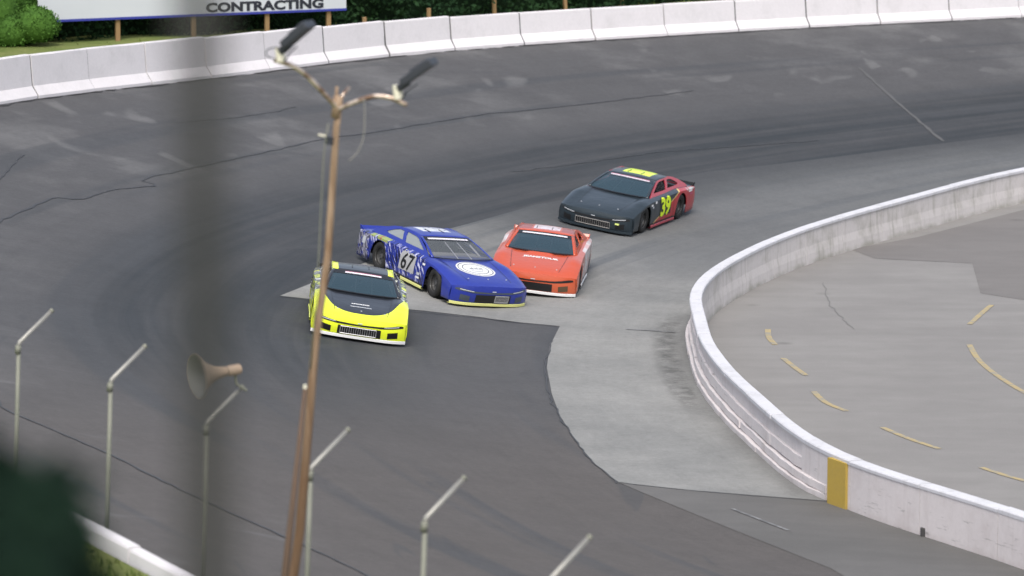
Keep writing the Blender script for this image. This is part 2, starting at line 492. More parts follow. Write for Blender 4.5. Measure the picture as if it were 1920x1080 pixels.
P = resample([v.copy() for v in OC[NSPAN * 1:NSPAN * 15]], 2.92)
wall = empty('outer_wall', tuple(P[0])[:2] + (P[0].z,))
tag(wall, 'long white concrete barrier wall curving round the outer edge of the banked track', 'wall')
org = Vector(wall.location)
wallpos = []
for i in range(len(P) - 1):
    a, b = P[i], P[i + 1]; d = (b - a); L = d.length; dx = d.normalized(); n = Vector((dx.y, -dx.x, 0)).normalized()
    if n.dot(Vector(((a.x + b.x) / 2 - 3, (a.y + b.y) / 2 - 100, 0))) < 0: n = -n
    mid = (a + b) / 2
    h = 1.0 + .17 * max(0, min(1, (-1.5 - mid.x) / 8)) if mid.y > 90 else 1.0
    h += rnd.uniform(-.015, .015); sh = rnd.uniform(-.02, .02)
    prf = [(0, -.3), (0, .09), (.17, .34), (.23, h - .03), (.25, h), (.39, h), (.41, h - .03), (.47, .34), (.62, .05), (.62, -.3)]
    bm = MB(); rows = []
    K = 3
    for k in range(K + 1):
        t = .022 / L + (1 - .044 / L) * k / K
        q = a.lerp(b, t) - org
        rows.append([q + n * (o_ + sh + (rnd.uniform(-.008, .008) if 0 < k < K else 0)) + Vector((0, 0, z_)) for o_, z_ in prf])
    bm.grid(rows); m_ = len(prf)
    bm.f.append(tuple(range(m_))); bm.f.append(tuple(K * m_ + j for j in range(m_ - 1, -1, -1)))
    bm.build('barrier_block', M_white, wall)
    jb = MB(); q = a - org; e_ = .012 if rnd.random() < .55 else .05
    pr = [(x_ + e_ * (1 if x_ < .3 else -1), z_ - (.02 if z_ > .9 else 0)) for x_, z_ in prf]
    jb.grid([[q + dx * s_ + n * o_ + Vector((0, 0, z_)) for o_, z_ in pr] for s_ in (-.035, .035)]).build('joint_shade', M_joint, wall)  # added dark recessed strip that paints in the shade of the gap between blocks

# inner wall: blocks with a painted cap; bare concrete towards the infield; stacked rails on the track side round the point
PI_ = resample([v.copy() for v in IC[NSPAN * 1:NSPAN * 16]], 2.45)
iw = empty('inner_wall', (PI_[0].x, PI_[0].y, 0))
tag(iw, 'low white inner wall with bare concrete back separating the track from the infield', 'wall')
iorg = Vector(iw.location)
def inorm(a, b):
    d = (b - a).normalized(); n = Vector((d.y, -d.x, 0)); return n if n.dot(Vector((1, .0, 0)) + Vector((0, -.4, 0))) > 0 else -n
M_set = [M_pink, M_conc]
s_y = 80.75                                  # where the yellow stripe stands
def sub_points(A, B): 
    return A
for i in range(len(PI_) - 1):
    a, b = PI_[i].copy(), PI_[i + 1].copy(); a.z = b.z = 0
    rail = min(a.y, b.y) > 80.4 and max(a.y, b.y) < 107
    e = .07 if rail else .0
    K = 3; rowsL, = [[]]
    for k in range(K + 1):
        t = .004 + .992 * k / K
        # follow the true curve inside the block
        q = a.lerp(b, t); i0 = min(range(len(IC)), key=lambda z: (IC[z].to_2d() - q.to_2d()).length)
        j0 = max(1, min(len(IC) - 2, i0)); c0, c1 = IC[j0 - 1], IC[j0 + 1]; nn = inorm(c0, c1)
        A2 = min((IC[j0 - 1], IC[j0], IC[j0 + 1]), key=lambda z: (z.to_2d() - q.to_2d()).length)
        q = q + nn * (A2 - q).dot(nn); rowsL.append((q - iorg, nn))
    b1 = MB(); R1 = []
    for q, nn in rowsL:
        R1.append([q + nn * o_ + Vector((0, 0, z_)) for o_, z_ in [(e, -.1), (e, .84), (.24, .84), (.25, .45), (.28, .25), (.30, -.1)]])
    b1.grid(R1); b1.f.append(tuple(range(6))); b1.f.append(tuple(K * 6 + j for j in range(5, -1, -1)))
    o = b1.build('wall_block', [M_pink, M_conc], iw)
    for p_ in o.data.polygons[:K * 5]:
        if p_.index % 5 >= 2: p_.material_index = 1
    b2 = MB(); R2 = []; hh = .925 + rnd.uniform(-.008, .008); w0 = -.01 + rnd.uniform(-.012, .012)
    for q, nn in rowsL:
        R2.append([q + nn * o_ + Vector((0, 0, z_)) for o_, z_ in [(w0, .845), (w0, hh - .02), (w0 + .02, hh), (.25, hh), (.27, hh - .02), (.27, .845)]])
    b2.grid(R2); b2.f += [tuple(range(6)), tuple(K * 6 + j for j in range(5, -1, -1))]
    b2.f += [(r * 6 + 5, r * 6, r * 6 + 6, r * 6 + 11) for r in range(K)]
    b2.build('wall_cap', M_cap, iw)
# rails
RC = [p.copy() for p in IC if 80.95 < p.y < 105 and p.x < 5.85]
RC = resample([Vector((p.x, p.y, 0)) for p in RC], .4)
for (z0, z1, o0, o1) in ((.30, .53, .015, .10), (.125, .28, -.045, .10), (-.05, .105, -.105, .10)):
    k = 0
    while k < len(RC) - 3:
        e = min(len(RC) - 1, k + rnd.choice((8, 9, 10))); rows = []
        if len(RC) - 1 - e < 4: e = len(RC) - 1
        wob = rnd.uniform(-.012, .012); wz = rnd.uniform(-.008, .008)
        for j in range(k, e + 1):
            c0, c1 = RC[max(0, j - 1)], RC[min(len(RC) - 1, j + 1)]; nn = inorm(c0, c1)
            q = RC[j] - iorg
            fade = min(1, (len(RC) - 1 - j) / 3 + .35) * min(1, j / 3 + .3)
            jo, jz = rnd.gauss(0, .006), rnd.gauss(0, .005); rows.append([q + nn * (o_ if o_ > .09 else (o_ * fade if o_ < 0 else o_) + wob + jo) + Vector((0, 0, z_ + wz + jz)) for o_, z_ in [(o1, z0), (o0 + .012, z0), (o0, z0 + .012), (o0 + .004, z1 - .012), (o0 + .014, z1), (o1, z1)]])
        b3 = MB().grid(rows); m_ = 6
        b3.f += [tuple(range(m_)), tuple((len(rows) - 1) * m_ + j for j in range(m_ - 1, -1, -1))]
        b3.build('guard_rail', M_pink, iw)
        k = e
# yellow painted section of the wall
b4 = MB(); ya, yb = Vector((5.93, 80.86, 0)), Vector((6.22, 80.27, 0)); nn = inorm(ya, yb)
rows = [[q - iorg + nn * o_ + Vector((0, 0, z_)) for o_, z_ in [(.05, -.05), (-.16, -.05), (-.16, .86), (.05, .86)]] for q in (ya, yb)]
b4.grid(rows); b4.f += [(0, 1, 2, 3), (7, 6, 5, 4)]
b4.build('yellow_marker', M_ystripe, iw)
b4 = MB().box(Vector((7.35, 77.9, .06)) - iorg + Vector((-.06, -.05, 0)), (.10, .16, .2), bevel=.02)
b4.build('drain_box', M_joint, iw)
# ------------------------------------------------------------------ grass verge outside the outer wall
GV, GF = [], []
offs = [.45, 1.2, 2.5, 4, 7, 12, 22, 40]
for i in range(NSPAN, len(OC)):
    a, b = OC[max(0, i - 1)], OC[min(len(OC) - 1, i + 1)]; d = (b - a).normalized(); n = Vector((d.y, -d.x, 0))
    if n.dot(Vector((OC[i].x - 3, OC[i].y - 100, 0))) < 0: n = -n
    near = max(0, min(1, (78 - OC[i].y) / 10))
    for k, o_ in enumerate(offs):
        far_z = [3.78, 3.74, 3.68, 3.66, 3.66, 3.7, 3.4, 2.6][k]; near_z = [3.80, 3.66, 3.35, 3.0, 2.2, 1.0, 0, -.4][k]
        GV.append(OC[i] + n * o_); GV[-1].z = far_z * (1 - near) + near_z * near + (rnd.uniform(-.04, .04) if k else 0)
m_ = len(offs)
for i in range(len(OC) - NSPAN - 1):
    for k in range(m_ - 1): GF.append((i * m_ + k, i * m_ + k + 1, (i + 1) * m_ + k + 1, (i + 1) * m_ + k))
verge = mesh('grass_verge', GV, GF, M_grass, smooth=True)
if sum(p.normal.z for p in verge.data.polygons) < 0: verge.data.flip_normals()
tag(verge, kind='structure')
VB = BVHTree.FromPolygons(GV, GF)
def vz(x, y):
    h = VB.ray_cast(Vector((x, y, 50)), Vector((0, 0, -1))); return h[0].z if h[0] is not None else -.6

def leaves(pts, size, up=.3, asp=.6):
    """leaf-sized faces at the given points"""
    V, F_ = [], []
    for p in pts:
        n = Vector((rnd.gauss(0, 1), rnd.gauss(0, 1), rnd.gauss(0, 1) + up)).normalized()
        a = n.orthogonal().normalized(); a.rotate(Matrix.Rotation(rnd.uniform(0, 6.28), 3, n)); b = n.cross(a)
        s_ = size * rnd.uniform(.6, 1.4); k = len(V)
        V += [p - a * s_, p - b * s_ * asp, p + a * s_, p + b * s_ * asp]; F_.append((k, k + 1, k + 2, k + 3))
    return V, F_

# grass blades near the wall on both sides
pts = []
for k in range(9000):
    i = rnd.uniform(NSPAN * 2, NSPAN * 7.6) if rnd.random() < .5 else rnd.uniform(NSPAN * 11.5, NSPAN * 14)
    a = int(i); p = OC[a].lerp(OC[a + 1], i - a); d = (OC[a + 1] - OC[a]).normalized(); n = Vector((d.y, -d.x, 0))
    if n.dot(Vector((p.x - 3, p.y - 100, 0))) < 0: n = -n
    o_ = .5 + abs(rnd.gauss(0, 1.6)); q = p + n * o_; pts.append(Vector((q.x, q.y, vz(q.x, q.y))))
V, F_ = [], []
for p in pts:
    h = rnd.uniform(.04, .11); a = rnd.uniform(0, 6.28); w_ = rnd.uniform(.015, .04); k = len(V)
    dx, dy = math.cos(a) * w_, math.sin(a) * w_; t = Vector((rnd.gauss(0, .05), rnd.gauss(0, .05), h))
    V += [p + Vector((dx, dy, -.02)), p - Vector((dx, dy, .02)), p + t]; F_.append((k, k + 1, k + 2))
tag(mesh('grass', V, F_, M_blade), 'short green and straw coloured grass growing along the outside of the outer wall', 'grass', kind='stuff')

# dark hedge behind the billboard and the far wall
hl = catmull([(-17.5, 131.5, 0), (-13, 133.2, 0), (-9, 135.0, 0), (-5.5, 136.8, 0), (-2.8, 139.0, 0), (3, 143.2, 0), (9, 147.4, 0), (17, 152.6, 0), (30, 160.8, 0)], 10)
pts, core = [], MB()
LH = resample(hl, .5)
for i, p in enumerate(LH):
    d = (LH[min(i + 1, len(LH) - 1)] - LH[max(0, i - 1)]).normalized(); n = Vector((d.y, -d.x, 0)); hh = 2.6 + .5 * math.sin(i * .37) + .3 * math.sin(i * 1.1)
    for k in range(190):
        t = rnd.random(); z = rnd.uniform(0, hh); dep = .35 * math.sin(i * .8 + z * 2) + rnd.gauss(0, .14) + (z / hh) * -.5
        q = p + d * rnd.uniform(-.3, .3) + n * (.5 + dep); pts.append(Vector((q.x, q.y, 3.55 + z)))
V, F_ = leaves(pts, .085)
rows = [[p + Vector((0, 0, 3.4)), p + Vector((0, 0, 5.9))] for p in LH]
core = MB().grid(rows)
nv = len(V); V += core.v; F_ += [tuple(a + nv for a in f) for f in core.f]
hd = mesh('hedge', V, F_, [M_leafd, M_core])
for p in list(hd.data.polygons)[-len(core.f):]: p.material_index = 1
tag(hd, 'dense dark green hedge behind the billboard and the far concrete wall', 'hedge', kind='stuff')

# bright bushes at the left end of the billboard
def bush(name, c, rad, n, size, mat, label, cat='bush', group=None, core=.97):
    root = empty(name, c); tag(root, label, cat, group)
    pts = []
    lob = [(Vector((rnd.uniform(-.5, .5) * rad[0], rnd.uniform(-.5, .5) * rad[1], rnd.uniform(.25, .75) * rad[2])), rnd.uniform(.35, .6)) for _ in range(9)]
    for k in range(n):
        o_, s_ = rnd.choice(lob); v = Vector((rnd.gauss(0, 1), rnd.gauss(0, 1), rnd.gauss(0, 1))).normalized() * rnd.uniform(.9, 1.08)
        q = o_ + Vector((v.x * rad[0], v.y * rad[1], v.z * rad[2] * .8)) * s_
        if q.z > -.05: pts.append(q)
    V, F_ = leaves(pts, size); mesh('foliage', V, F_, mat, root)
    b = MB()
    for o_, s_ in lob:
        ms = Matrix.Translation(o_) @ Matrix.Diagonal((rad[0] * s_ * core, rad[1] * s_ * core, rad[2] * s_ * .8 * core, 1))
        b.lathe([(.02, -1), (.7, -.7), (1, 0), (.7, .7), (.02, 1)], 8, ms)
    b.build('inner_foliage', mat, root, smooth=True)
    return root
bush('bush', (-16.0, 131.0, 3.6), (2.6, 2.0, 2.8), 13000, .045, M_leafb, 'bright green rounded bush at the top left corner, left of the billboard')
bush('bush', (-14.45, 130.3, 3.6), (1.25, 1.0, 1.15), 8000, .04, M_leafb, 'smaller bright green bush in front of the left end of the billboard')
bush('bush', (-18.6, 127.2, 3.6), (1.6, 1.4, 1.5), 6000, .045, M_leafb, 'bright green bush half cut off by the left edge of the photo')

# ------------------------------------------------------------------ billboard
M_board = M('billboard_face', rough=.6); x_, y_, z_ = M_board.xyz()
M_board.set(M_board.mix((.50, .53, .57), (.56, .58, .62), M_board.noise(None, .8, 3)))
M_blue = M('blue_paint', (.03, .04, .28), .5)
M_wood = M('wood', rough=.85)
x_, y_, z_ = M_wood.xyz()
M_wood.set(M_wood.mix((.23, .14, .065), (.33, .21, .10), M_wood.noise(M_wood.vec(x_ * 14, y_ * 14, z_ * 1.2), 1.0, 4)))
M_ink = M('sign_lettering', (.016, .018, .03), .5)
A, B_ = Vector((-13.9, 131.1, 4.30)), Vector((-5.02, 135.22, 4.30))
ang = math.atan2(B_.y - A.y, B_.x - A.x); Lb = (B_ - A).length
bb = empty('billboard', (A.x, A.y, 3.6), ang)
tag(bb, 'white billboard reading CONTRACTING with a blue lower edge on wooden posts behind the wall', 'billboard')
MB().box((Lb / 2, 0, .7 + 1.25), (Lb, .05, 2.42), bevel=.005).build('board', M_board, bb)
MB().box((Lb / 2, -.005, .715), (Lb, .075, .07)).build('bottom_edge', M_blue, bb)
for px_ in (2.5, 4.9, 7.25, 9.25):
    MB().box((px_, .09, 1.3), (.13, .11, 3.4), bevel=.01).build('post', M_wood, bb)
MB().box((Lb / 2, .06, 2.2), (Lb - .2, .06, .12)).build('brace', M_wood, bb)
def text_mesh(txt, size, off=0.0, sx=1.0, spacing=1.0, extrude=0.004, align='LEFT'):
    cu = bpy.data.curves.new('lettering', 'FONT'); cu.body = txt; cu.size = size; cu.offset = off; cu.space_character = spacing
    cu.align_x = align; cu.extrude = extrude; cu.resolution_u = 3
    o = bpy.data.objects.new('lettering', cu); C.objects.link(o)
    bpy.context.view_layer.update()
    me = bpy.data.meshes.new_from_object(o.evaluated_get(bpy.context.evaluated_depsgraph_get()))
    bpy.data.objects.remove(o); bpy.data.curves.remove(cu)
    for v in me.vertices: v.co.x *= sx
    return me
tm = text_mesh('CONTRACTING', .37, .018, 1.30, 1.02)
xs_ = [v.co.x for v in tm.vertices]; wtx = max(xs_) - min(xs_); x0 = min(xs_)
for v in tm.vertices: v.co.x = (v.co.x - x0) * 3.80 / wtx
tm.materials.append(M_ink.m)
to = link('lettering', tm, bb, (5.24, -.032, .80)); to.rotation_euler = (R(90), 0, 0)

# stakes sticking up behind the far wall
stp = [(-4.41, 133.9), (-2.55, 137.0), (-.55, 139.9), (1.69, 141.9), (3.54, 143.5)]
for i, ((x, y), lb) in enumerate(zip(stp, ['first', 'second', 'third', 'fourth', 'fifth'])):
    s_ = MB().box((0, 0, .1), (.11, .09, .75), Euler((rnd.uniform(-.05, .05), rnd.uniform(-.08, .08), .5)), bevel=.01).build('wooden_stake', M_wood)
    s_.location = (x, y, 3.72); tag(s_, lb + ' short wooden stake from the billboard, its tip just showing above the far wall', 'stake', 'wooden stakes behind the far wall')

# ------------------------------------------------------------------ fence posts with bent arms
M_galv = M('galvanised_steel', metal=.3, rough=.45)
M_galv.set(M_galv.mix((.27, .265, .24), (.38, .37, .34), M_galv.noise(None, 8, 3)))
M_galvd = M('weathered_steel', metal=.1, rough=.6)
M_galvd.set(M_galvd.mix((.15, .16, .125), (.23, .23, .19), M_galvd.noise(None, 5, 4)))
bends = [(-7.12, 63.81), (-5.51, 60.64), (-3.97, 57.37), (-2.48, 54.26), (-1.01, 51.14), (0.40, 47.75)]
lbl = ['steel fence post with bent arm at the far left edge, above the dark treetop', 'steel fence post with bent arm, between the left edge and the blurred dark pole',
       'steel fence post whose bent arm carries the horn loudspeaker', 'steel fence post with bent arm right behind the rusty light pole',
       'steel fence post with bent arm, first to the right of the light pole', 'steel fence post with only its bent arm showing at the bottom edge of the photo']
for i, (x, y) in enumerate(bends):
    zb = 3.45; root = empty('fence_post', (x - .10, y, zb)); tag(root, lbl[i], 'fence post', 'bent fence posts along the near outer wall')
    h = 5.75 - zb
    MB().tube([(0, 0, -.3), (.10, 0, h - .02)], .032, 12).build('upright', M_galvd, root, smooth=True)
    MB().tube([(.095, 0, h - .05), (.11, .01, h + .02), (.535, .32, h + .42)], [.034, .034, .030], 12).build('arm', M_galv, root, smooth=True)
    MB().tube([(.085, 0, h - .14), (.095, 0, h - .02)], .043, 12).build('collar', M_galvd, root, smooth=True)
    MB().tube([(.535, .32, h + .42), (.56, .34, h + .443)], .036, 10).build('end_cap', M_galvd, root)

# horn loudspeaker on the third post
M_horn = M('horn_paint', rough=.6); M_horn.set(M_horn.mix((.42, .31, .22), (.33, .25, .18), M_horn.noise(None, 5, 4)))
M_hornin = M('horn_inside', (.17, .17, .165), .7)
hr = empty('horn_loudspeaker', (-3.50, 57.62, 6.17)); tag(hr, 'beige horn loudspeaker with flared mouth facing left, fixed to a fence post arm', 'loudspeaker')
ax = Vector((-.86, -.50, -.07)).normalized(); tail = Vector((-.10, -.04, .26))
mt = Matrix.Translation(tail) @ ax.to_track_quat('Z', 'Y').to_matrix().to_4x4()
MB().lathe([(.055, .10), (.06, .16), (.075, .24), (.105, .33), (.155, .42), (.21, .49), (.262, .545), (.29, .565), (.295, .575)], 32, mt).build('horn_bell', M_horn, hr, smooth=True, thick=.006, offset=1)
MB().lathe([(.045, .11), (.055, .17), (.07, .25), (.10, .34), (.15, .43), (.205, .50), (.257, .555), (.288, .574)], 32, mt).build('horn_lining', M_hornin, hr, smooth=True)
MB().lathe([(.02, .12), (.04, .14), (.05, .30), (.06, .34), (.02, .36), (.001, .36)], 20, mt).build('centre_cone', M_hornin, hr, smooth=True)
MB().lathe([(.001, -.07), (.06, -.07), (.072, -.05), (.072, .09), (.055, .12), (.001, .12)], 20, mt).build('driver_housing', M_horn, hr, smooth=True, angle=40)
MB().tube([(-.10, -.04, .20), (-.09, -.03, .08), (0.0, 0.0, .0), (.04, .02, -.02)], .02, 8).build('bracket', M_galvd, hr)

# ------------------------------------------------------------------ light pole
M_rust = M('rusty_pole', rough=.75)
x_, y_, z_ = M_rust.xyz()
n1 = M_rust.noise(M_rust.vec(x_ * 20, y_ * 20, z_ * 1.5), 1.0, 4); n2 = M_rust.noise(None, 1.1, 3)
c = M_rust.mix((.21, .135, .08), (.34, .24, .16), n1.step(.4, .62)); c = M_rust.mix(c, (.20, .11, .055), n2.step(.5, .68) * .7)
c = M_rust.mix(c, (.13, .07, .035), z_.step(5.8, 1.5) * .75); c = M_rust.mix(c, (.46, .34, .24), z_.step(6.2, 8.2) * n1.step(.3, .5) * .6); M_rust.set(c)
M_arm = M('arm_steel', rough=.3, metal=.7)
M_arm.set(M_arm.mix((.62, .52, .44), (.20, .12, .08), M_arm.noise(None, 6, 4).step(.42, .62)))
M_head = M('dark_housing', (.030, .034, .045), .5)
M_neck = M('cream_paint', (.80, .76, .62), .5)
lx, ly = -3.15, 52.0; lz = vz(lx, ly)
lp = empty('light_pole', (lx, ly, lz)); tag(lp, 'tall leaning rusty light pole with two curved arms and dark floodlights', 'light pole')
def L(x, y, z): return Vector((x - lx, y - ly, z - lz))
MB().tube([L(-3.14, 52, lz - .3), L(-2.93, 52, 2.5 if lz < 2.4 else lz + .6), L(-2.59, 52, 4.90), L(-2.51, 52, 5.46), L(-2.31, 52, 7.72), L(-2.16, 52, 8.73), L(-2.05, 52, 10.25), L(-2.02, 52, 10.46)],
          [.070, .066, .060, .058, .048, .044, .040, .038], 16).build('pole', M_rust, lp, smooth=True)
MB().tube([L(-2.06, 52, 10.36), L(-2.02, 51.99, 10.62)], [.058, .058], 14).build('top_collar', M_rust, lp, smooth=True)
for pts_ in ([(-2.03, 51.97, 10.47), (-2.16, 51.93, 10.62), (-2.36, 51.88, 10.84), (-2.52, 51.84, 10.97), (-2.76, 51.8, 11.06)],
             [(-2.03, 51.97, 10.46), (-1.86, 51.93, 10.54), (-1.62, 51.9, 10.62), (-1.42, 51.86, 10.61), (-1.22, 51.82, 10.53)]):
    MB().tube([L(*p) for p in [tuple(q) for q in catmull(pts_, 6)]], .029, 12).build('arm', M_arm, lp, smooth=True)
MB().tube([L(-2.02, 52.0, 10.50), L(-1.99, 52.05, 10.60), L(-1.90, 52.1, 10.71)], .024, 10).build('arm_stub', M_arm, lp, smooth=True)
MB().tube([L(-2.05, 52.04, 10.5), L(-2.045, 52.05, 10.72)], .018, 8).build('conduit_stub', M_rust, lp, smooth=True)
def head(base, tip, yoff):
    b = Vector(base); t = Vector(tip)
    MB().tube([L(*b), L(*(b + Vector((-.015, 0, .16))))], [.056, .056], 16).build('lamp_neck', M_neck, lp, smooth=True, angle=40)
    d = (t - (b + Vector((0, 0, .15)))); Lh = d.length; rot = d.to_track_quat('X', 'Z').to_euler()
    c_ = b + Vector((-.01, 0, .15)) + d * .5
    h = MB().box(L(*c_) + Vector((.03, 0, .02)), (Lh * .80, .36, .095), rot, bevel=.015)
    h = h.build('floodlight', M_head, lp)
    f = MB()
    for k in range(6):
        q = c_ + d * (-.12 + .08 * k); f.box(L(*q) + Vector((.01, 0, .065)), (.012, .26, .04), rot)
    f.build('cooling_fins', M_head, h)
    s = MB().box(L(*(b + d * .14)) + Vector((0, 0, .115)), (.15, .15, .085), rot, bevel=.02); s.build('driver_box', M_head, h)
    y1 = MB().tube([L(*(b + Vector((.04, -.08, .0)))), L(*(b + Vector((.10, -.10, .10)))), L(*(b + d * .45 + Vector((.03, -.13, .05))))], .010, 6)
    y1.build('mounting_yoke', M_head, h, smooth=True)
head((-2.68, 51.80, 11.04), (-2.32, 51.70, 11.50), 0)
head((-1.32, 51.84, 10.60), (-.88, 51.75, 11.06), 0)
MB().tube([L(*p) for p in [tuple(q) for q in catmull([(-2.72, 51.78, 11.06), (-2.83, 51.76, 11.10), (-2.85, 51.76, 11.16), (-2.78, 51.77, 11.20), (-2.68, 51.79, 11.20)], 5)]], .008, 6).build('loose_wire', M_head, lp, smooth=True)
MB().tube([L(*p) for p in [tuple(q) for q in catmull([(-1.72, 51.88, 10.60), (-1.715, 51.88, 10.4), (-1.73, 51.88, 10.15), (-1.80, 51.88, 9.97), (-1.90, 51.88, 9.87)], 5)]], .007, 6).build('hanging_wire', M_galv, lp, smooth=True)
MB().tube([L(-2.17, 51.95, 10.15), L(-2.26, 51.93, 10.17)], .012, 8).build('insulator', M_neck, lp)
MB().tube([L(-2.14, 51.94, 10.30), L(-2.17, 51.93, 10.14), L(-2.20, 51.94, 9.9), L(-2.27, 51.94, 8.6), L(-2.37, 51.93, 7.4)], .009, 6).build('service_cable', M_galvd, lp, smooth=True)
MB().tube([L(-2.13, 51.99, 10.05), L(-2.12, 51.99, 10.14)], .050, 12).build('clamp_band', M_head, lp)

M_dkwood = M('dark_weathered_wood', rough=.85)
x_, y_, z_ = M_dkwood.xyz()
M_dkwood.set(M_dkwood.mix((.07, .055, .045), (.13, .075, .045), M_dkwood.noise(M_dkwood.vec(x_ * 20, y_ * 20, z_ * 2), 1.0, 4)))
dz_ = vz(-2.95, 51.6)
dp = empty('guy_pole', (-2.97, 51.6, dz_)); tag(dp, 'thin dark weathered pole leaning beside the foot of the rusty light pole', 'pole')
MB().tube([(-.0, 0, -.3), (.30, 0, 5.0 - dz_), (.55, 0, 7.22 - dz_)], [.055, .045, .022], 12).build('shaft', M_dkwood, dp, smooth=True)
MB().tube([(.55, 0, 7.22 - dz_), (.553, 0, 7.27 - dz_)], .020, 8).build('white_tip', M_neck, dp)

# ------------------------------------------------------------------ out of focus things close to the camera
M_fg = M('foreground_steel', (.030, .030, .027), .85)
fz = vz(-.437, 6.6) if vz(-.437, 6.6) > -.6 else -.6
fp = empty('steel_pole', (-.437, 6.6, fz)); tag(fp, 'blurred dark grey steel pole close to the camera, running top to bottom of the photo', 'pole')
MB().tube([(.025, 0, -.3), (-.02, 0, 14.9 - fz), (-.04, 0, 18.0 - fz)], .031, 20).build('shaft', M_fg, fp, smooth=True)
MB().box((.025, 0, .03), (.25, .25, .04), bevel=.01).build('base_plate', M_fg, fp)
MB().tube([(-.04, 0, 18.0 - fz), (-.04, 0, 18.03 - fz)], .034, 20).build('end_cap', M_fg, fp)

tz = vz(-2.35, 9.0); tz = max(tz, -.6)
tt = empty('tree', (-2.405, 9.0, tz)); tag(tt, 'blurred dark green treetop in the bottom left corner, close to the camera', 'tree')
cz = 13.40 - tz
MB().tube([(0, 0, -.3), (.05, .02, 4), (-.04, 0, 8), (0, 0, cz + .6)], [.26, .21, .15, .05], 14).build('trunk', M_bark, tt, smooth=True)
for k in range(7):
    a = k * 2.4; z0 = cz - 1.0 + k * .25
    MB().tube([(0, 0, z0), (math.cos(a) * .6, math.sin(a) * .6, z0 + .35), (math.cos(a) * 1.1, math.sin(a) * 1.1, z0 + .5)], [.06, .04, .015], 8).build('limb', M_bark, tt, smooth=True)
pts = []
HB = (1.49, .65, .97)
for k in range(16000):
    q = [rnd.uniform(-1, 1) * h for h in HB]; ax_ = rnd.choice((0, 1, 1, 2, 2)); q[ax_] = HB[ax_] * rnd.choice((-1, 1)) + rnd.gauss(0, .02)
    q = Vector(q); q += Vector((.03 * math.sin(q.z * 9 + q.y * 4), 0, .035 * math.sin(q.x * 7))); pts.append(q + Vector((0, 0, cz)))
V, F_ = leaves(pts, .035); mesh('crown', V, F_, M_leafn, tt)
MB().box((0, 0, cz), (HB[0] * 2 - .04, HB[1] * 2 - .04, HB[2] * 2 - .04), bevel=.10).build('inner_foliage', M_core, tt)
# ------------------------------------------------------------------ stock cars
# local frame: x forward, y to the driver's left, z up; wheels touch z = 0
def curve1(xs, ys):
    def f(x):
        if x <= xs[0]: return ys[0]
        if x >= xs[-1]: return ys[-1]
        for i in range(len(xs) - 1):
            if xs[i] <= x <= xs[i + 1]: break
        h = xs[i + 1] - xs[i]; t = (x - xs[i]) / h
        def sl(j):
            if j <= 0 or j >= len(xs) - 1: return (ys[min(j + 1, len(xs) - 1)] - ys[max(j - 1, 0)]) / (xs[min(j + 1, len(xs) - 1)] - xs[max(j - 1, 0)])
            return (ys[j + 1] - ys[j - 1]) / (xs[j + 1] - xs[j - 1])
        m0, m1 = sl(i) * h, sl(i + 1) * h
        return (2 * t**3 - 3 * t**2 + 1) * ys[i] + (t**3 - 2 * t**2 + t) * m0 + (-2 * t**3 + 3 * t**2) * ys[i + 1] + (t**3 - t**2) * m1
    return f
Wf = curve1([-2.45, -1.9, -1.2, -.3, .8, 1.45, 2.0, 2.45], [.94, .98, 1.0, .985, .985, .995, .99, .975])
ZC = curve1([-2.45, -1.7, -.5, .3, .8, 1.4, 1.9, 2.25, 2.45], [.775, .805, .83, .84, .81, .735, .665, .595, .53])
ZF = curve1([-2.45, -1.7, -1.1, -.3, .7, 1.35, 1.8, 2.15, 2.45], [.77, .81, .845, .83, .83, .80, .71, .62, .52])
ZE = curve1([-2.45, -1.7, -1.1, -.3, .7, 1.4, 1.9, 2.2, 2.45], [.72, .76, .79, .78, .765, .73, .64, .575, .495])
FA, RA, WR = 1.42, -1.22, .345          # axles and wheel radius
def ramp(X): t = max(0, min(1, (X - 1.1) / 1.35)); return t * t * (3 - 2 * t)
def tailr(X): t = max(0, min(1, (-X - 2.0) / .45)); return t * t
def deck(X, v):
    a = abs(v); z0, z1, z2 = ZC(X), ZF(X), ZE(X)
    if a < .56: z = z0 + .012 * (1 - (a / .56) ** 2)
    elif a < .80: t = (a - .56) / .24; t = t * t * (3 - 2 * t); z = z0 * (1 - t) + z1 * t
    else: t = (a - .80) / .20; z = z1 + (z2 - z1) * t ** 2.2
    y = v * Wf(X) * (.975 if a == 1 else .975)
    return Vector((X - .24 * a ** 4 * ramp(X) + .10 * a ** 3 * tailr(X), y, z))
def zbot(x):
    z = .13
    for xa in (FA, RA):
        r = .415 if xa > 0 else .385
        if abs(x - xa) < r: z = max(z, .345 + math.sqrt(r * r - (x - xa) ** 2) * 1.0)
    return z
def side(X, s, k):
    """side wall point: s = +-1, k = 0 at the shoulder .. 1 at the bottom"""
    p = deck(X, s); zb = zbot(p.x)
    if zb > p.z - .05: zb = p.z - .05
    z = p.z + (zb - p.z) * k; kk = max(0, min(1, (p.z - z) / max(.05, p.z - .13)))
    return Vector((p.x, s * (Wf(X) * .975 + .028 * math.sin(math.pi * min(1, kk * 1.15) * .8)), z))
def fascia(v, z):
    """point on the nose panel"""
    p = deck(2.45, v); t = max(0, min(1, (p.z - z) / (p.z - .10)))
    bul = .045 * math.sin(math.pi * (t * .8 + .1)) - .014 - .03 * t * t
    return Vector((p.x + bul * (1 - .5 * abs(v) ** 3), p.y * (1 + .02 * t), z))
def tail(v, z):
    p = deck(-2.45, v); t = max(0, min(1, (p.z - z) / (p.z - .22)))
    return Vector((p.x + .05 * math.sin(math.pi * t) * -1 + .06 * t * t, p.y, z))
XS = [-2.45, -2.38, -2.28, -2.15, -2.0] + [-1.9 + .05 * k for k in range(28)] + [-.45 + .1 * k for k in range(12)] + [.75 + .05 * k for k in range(34)]
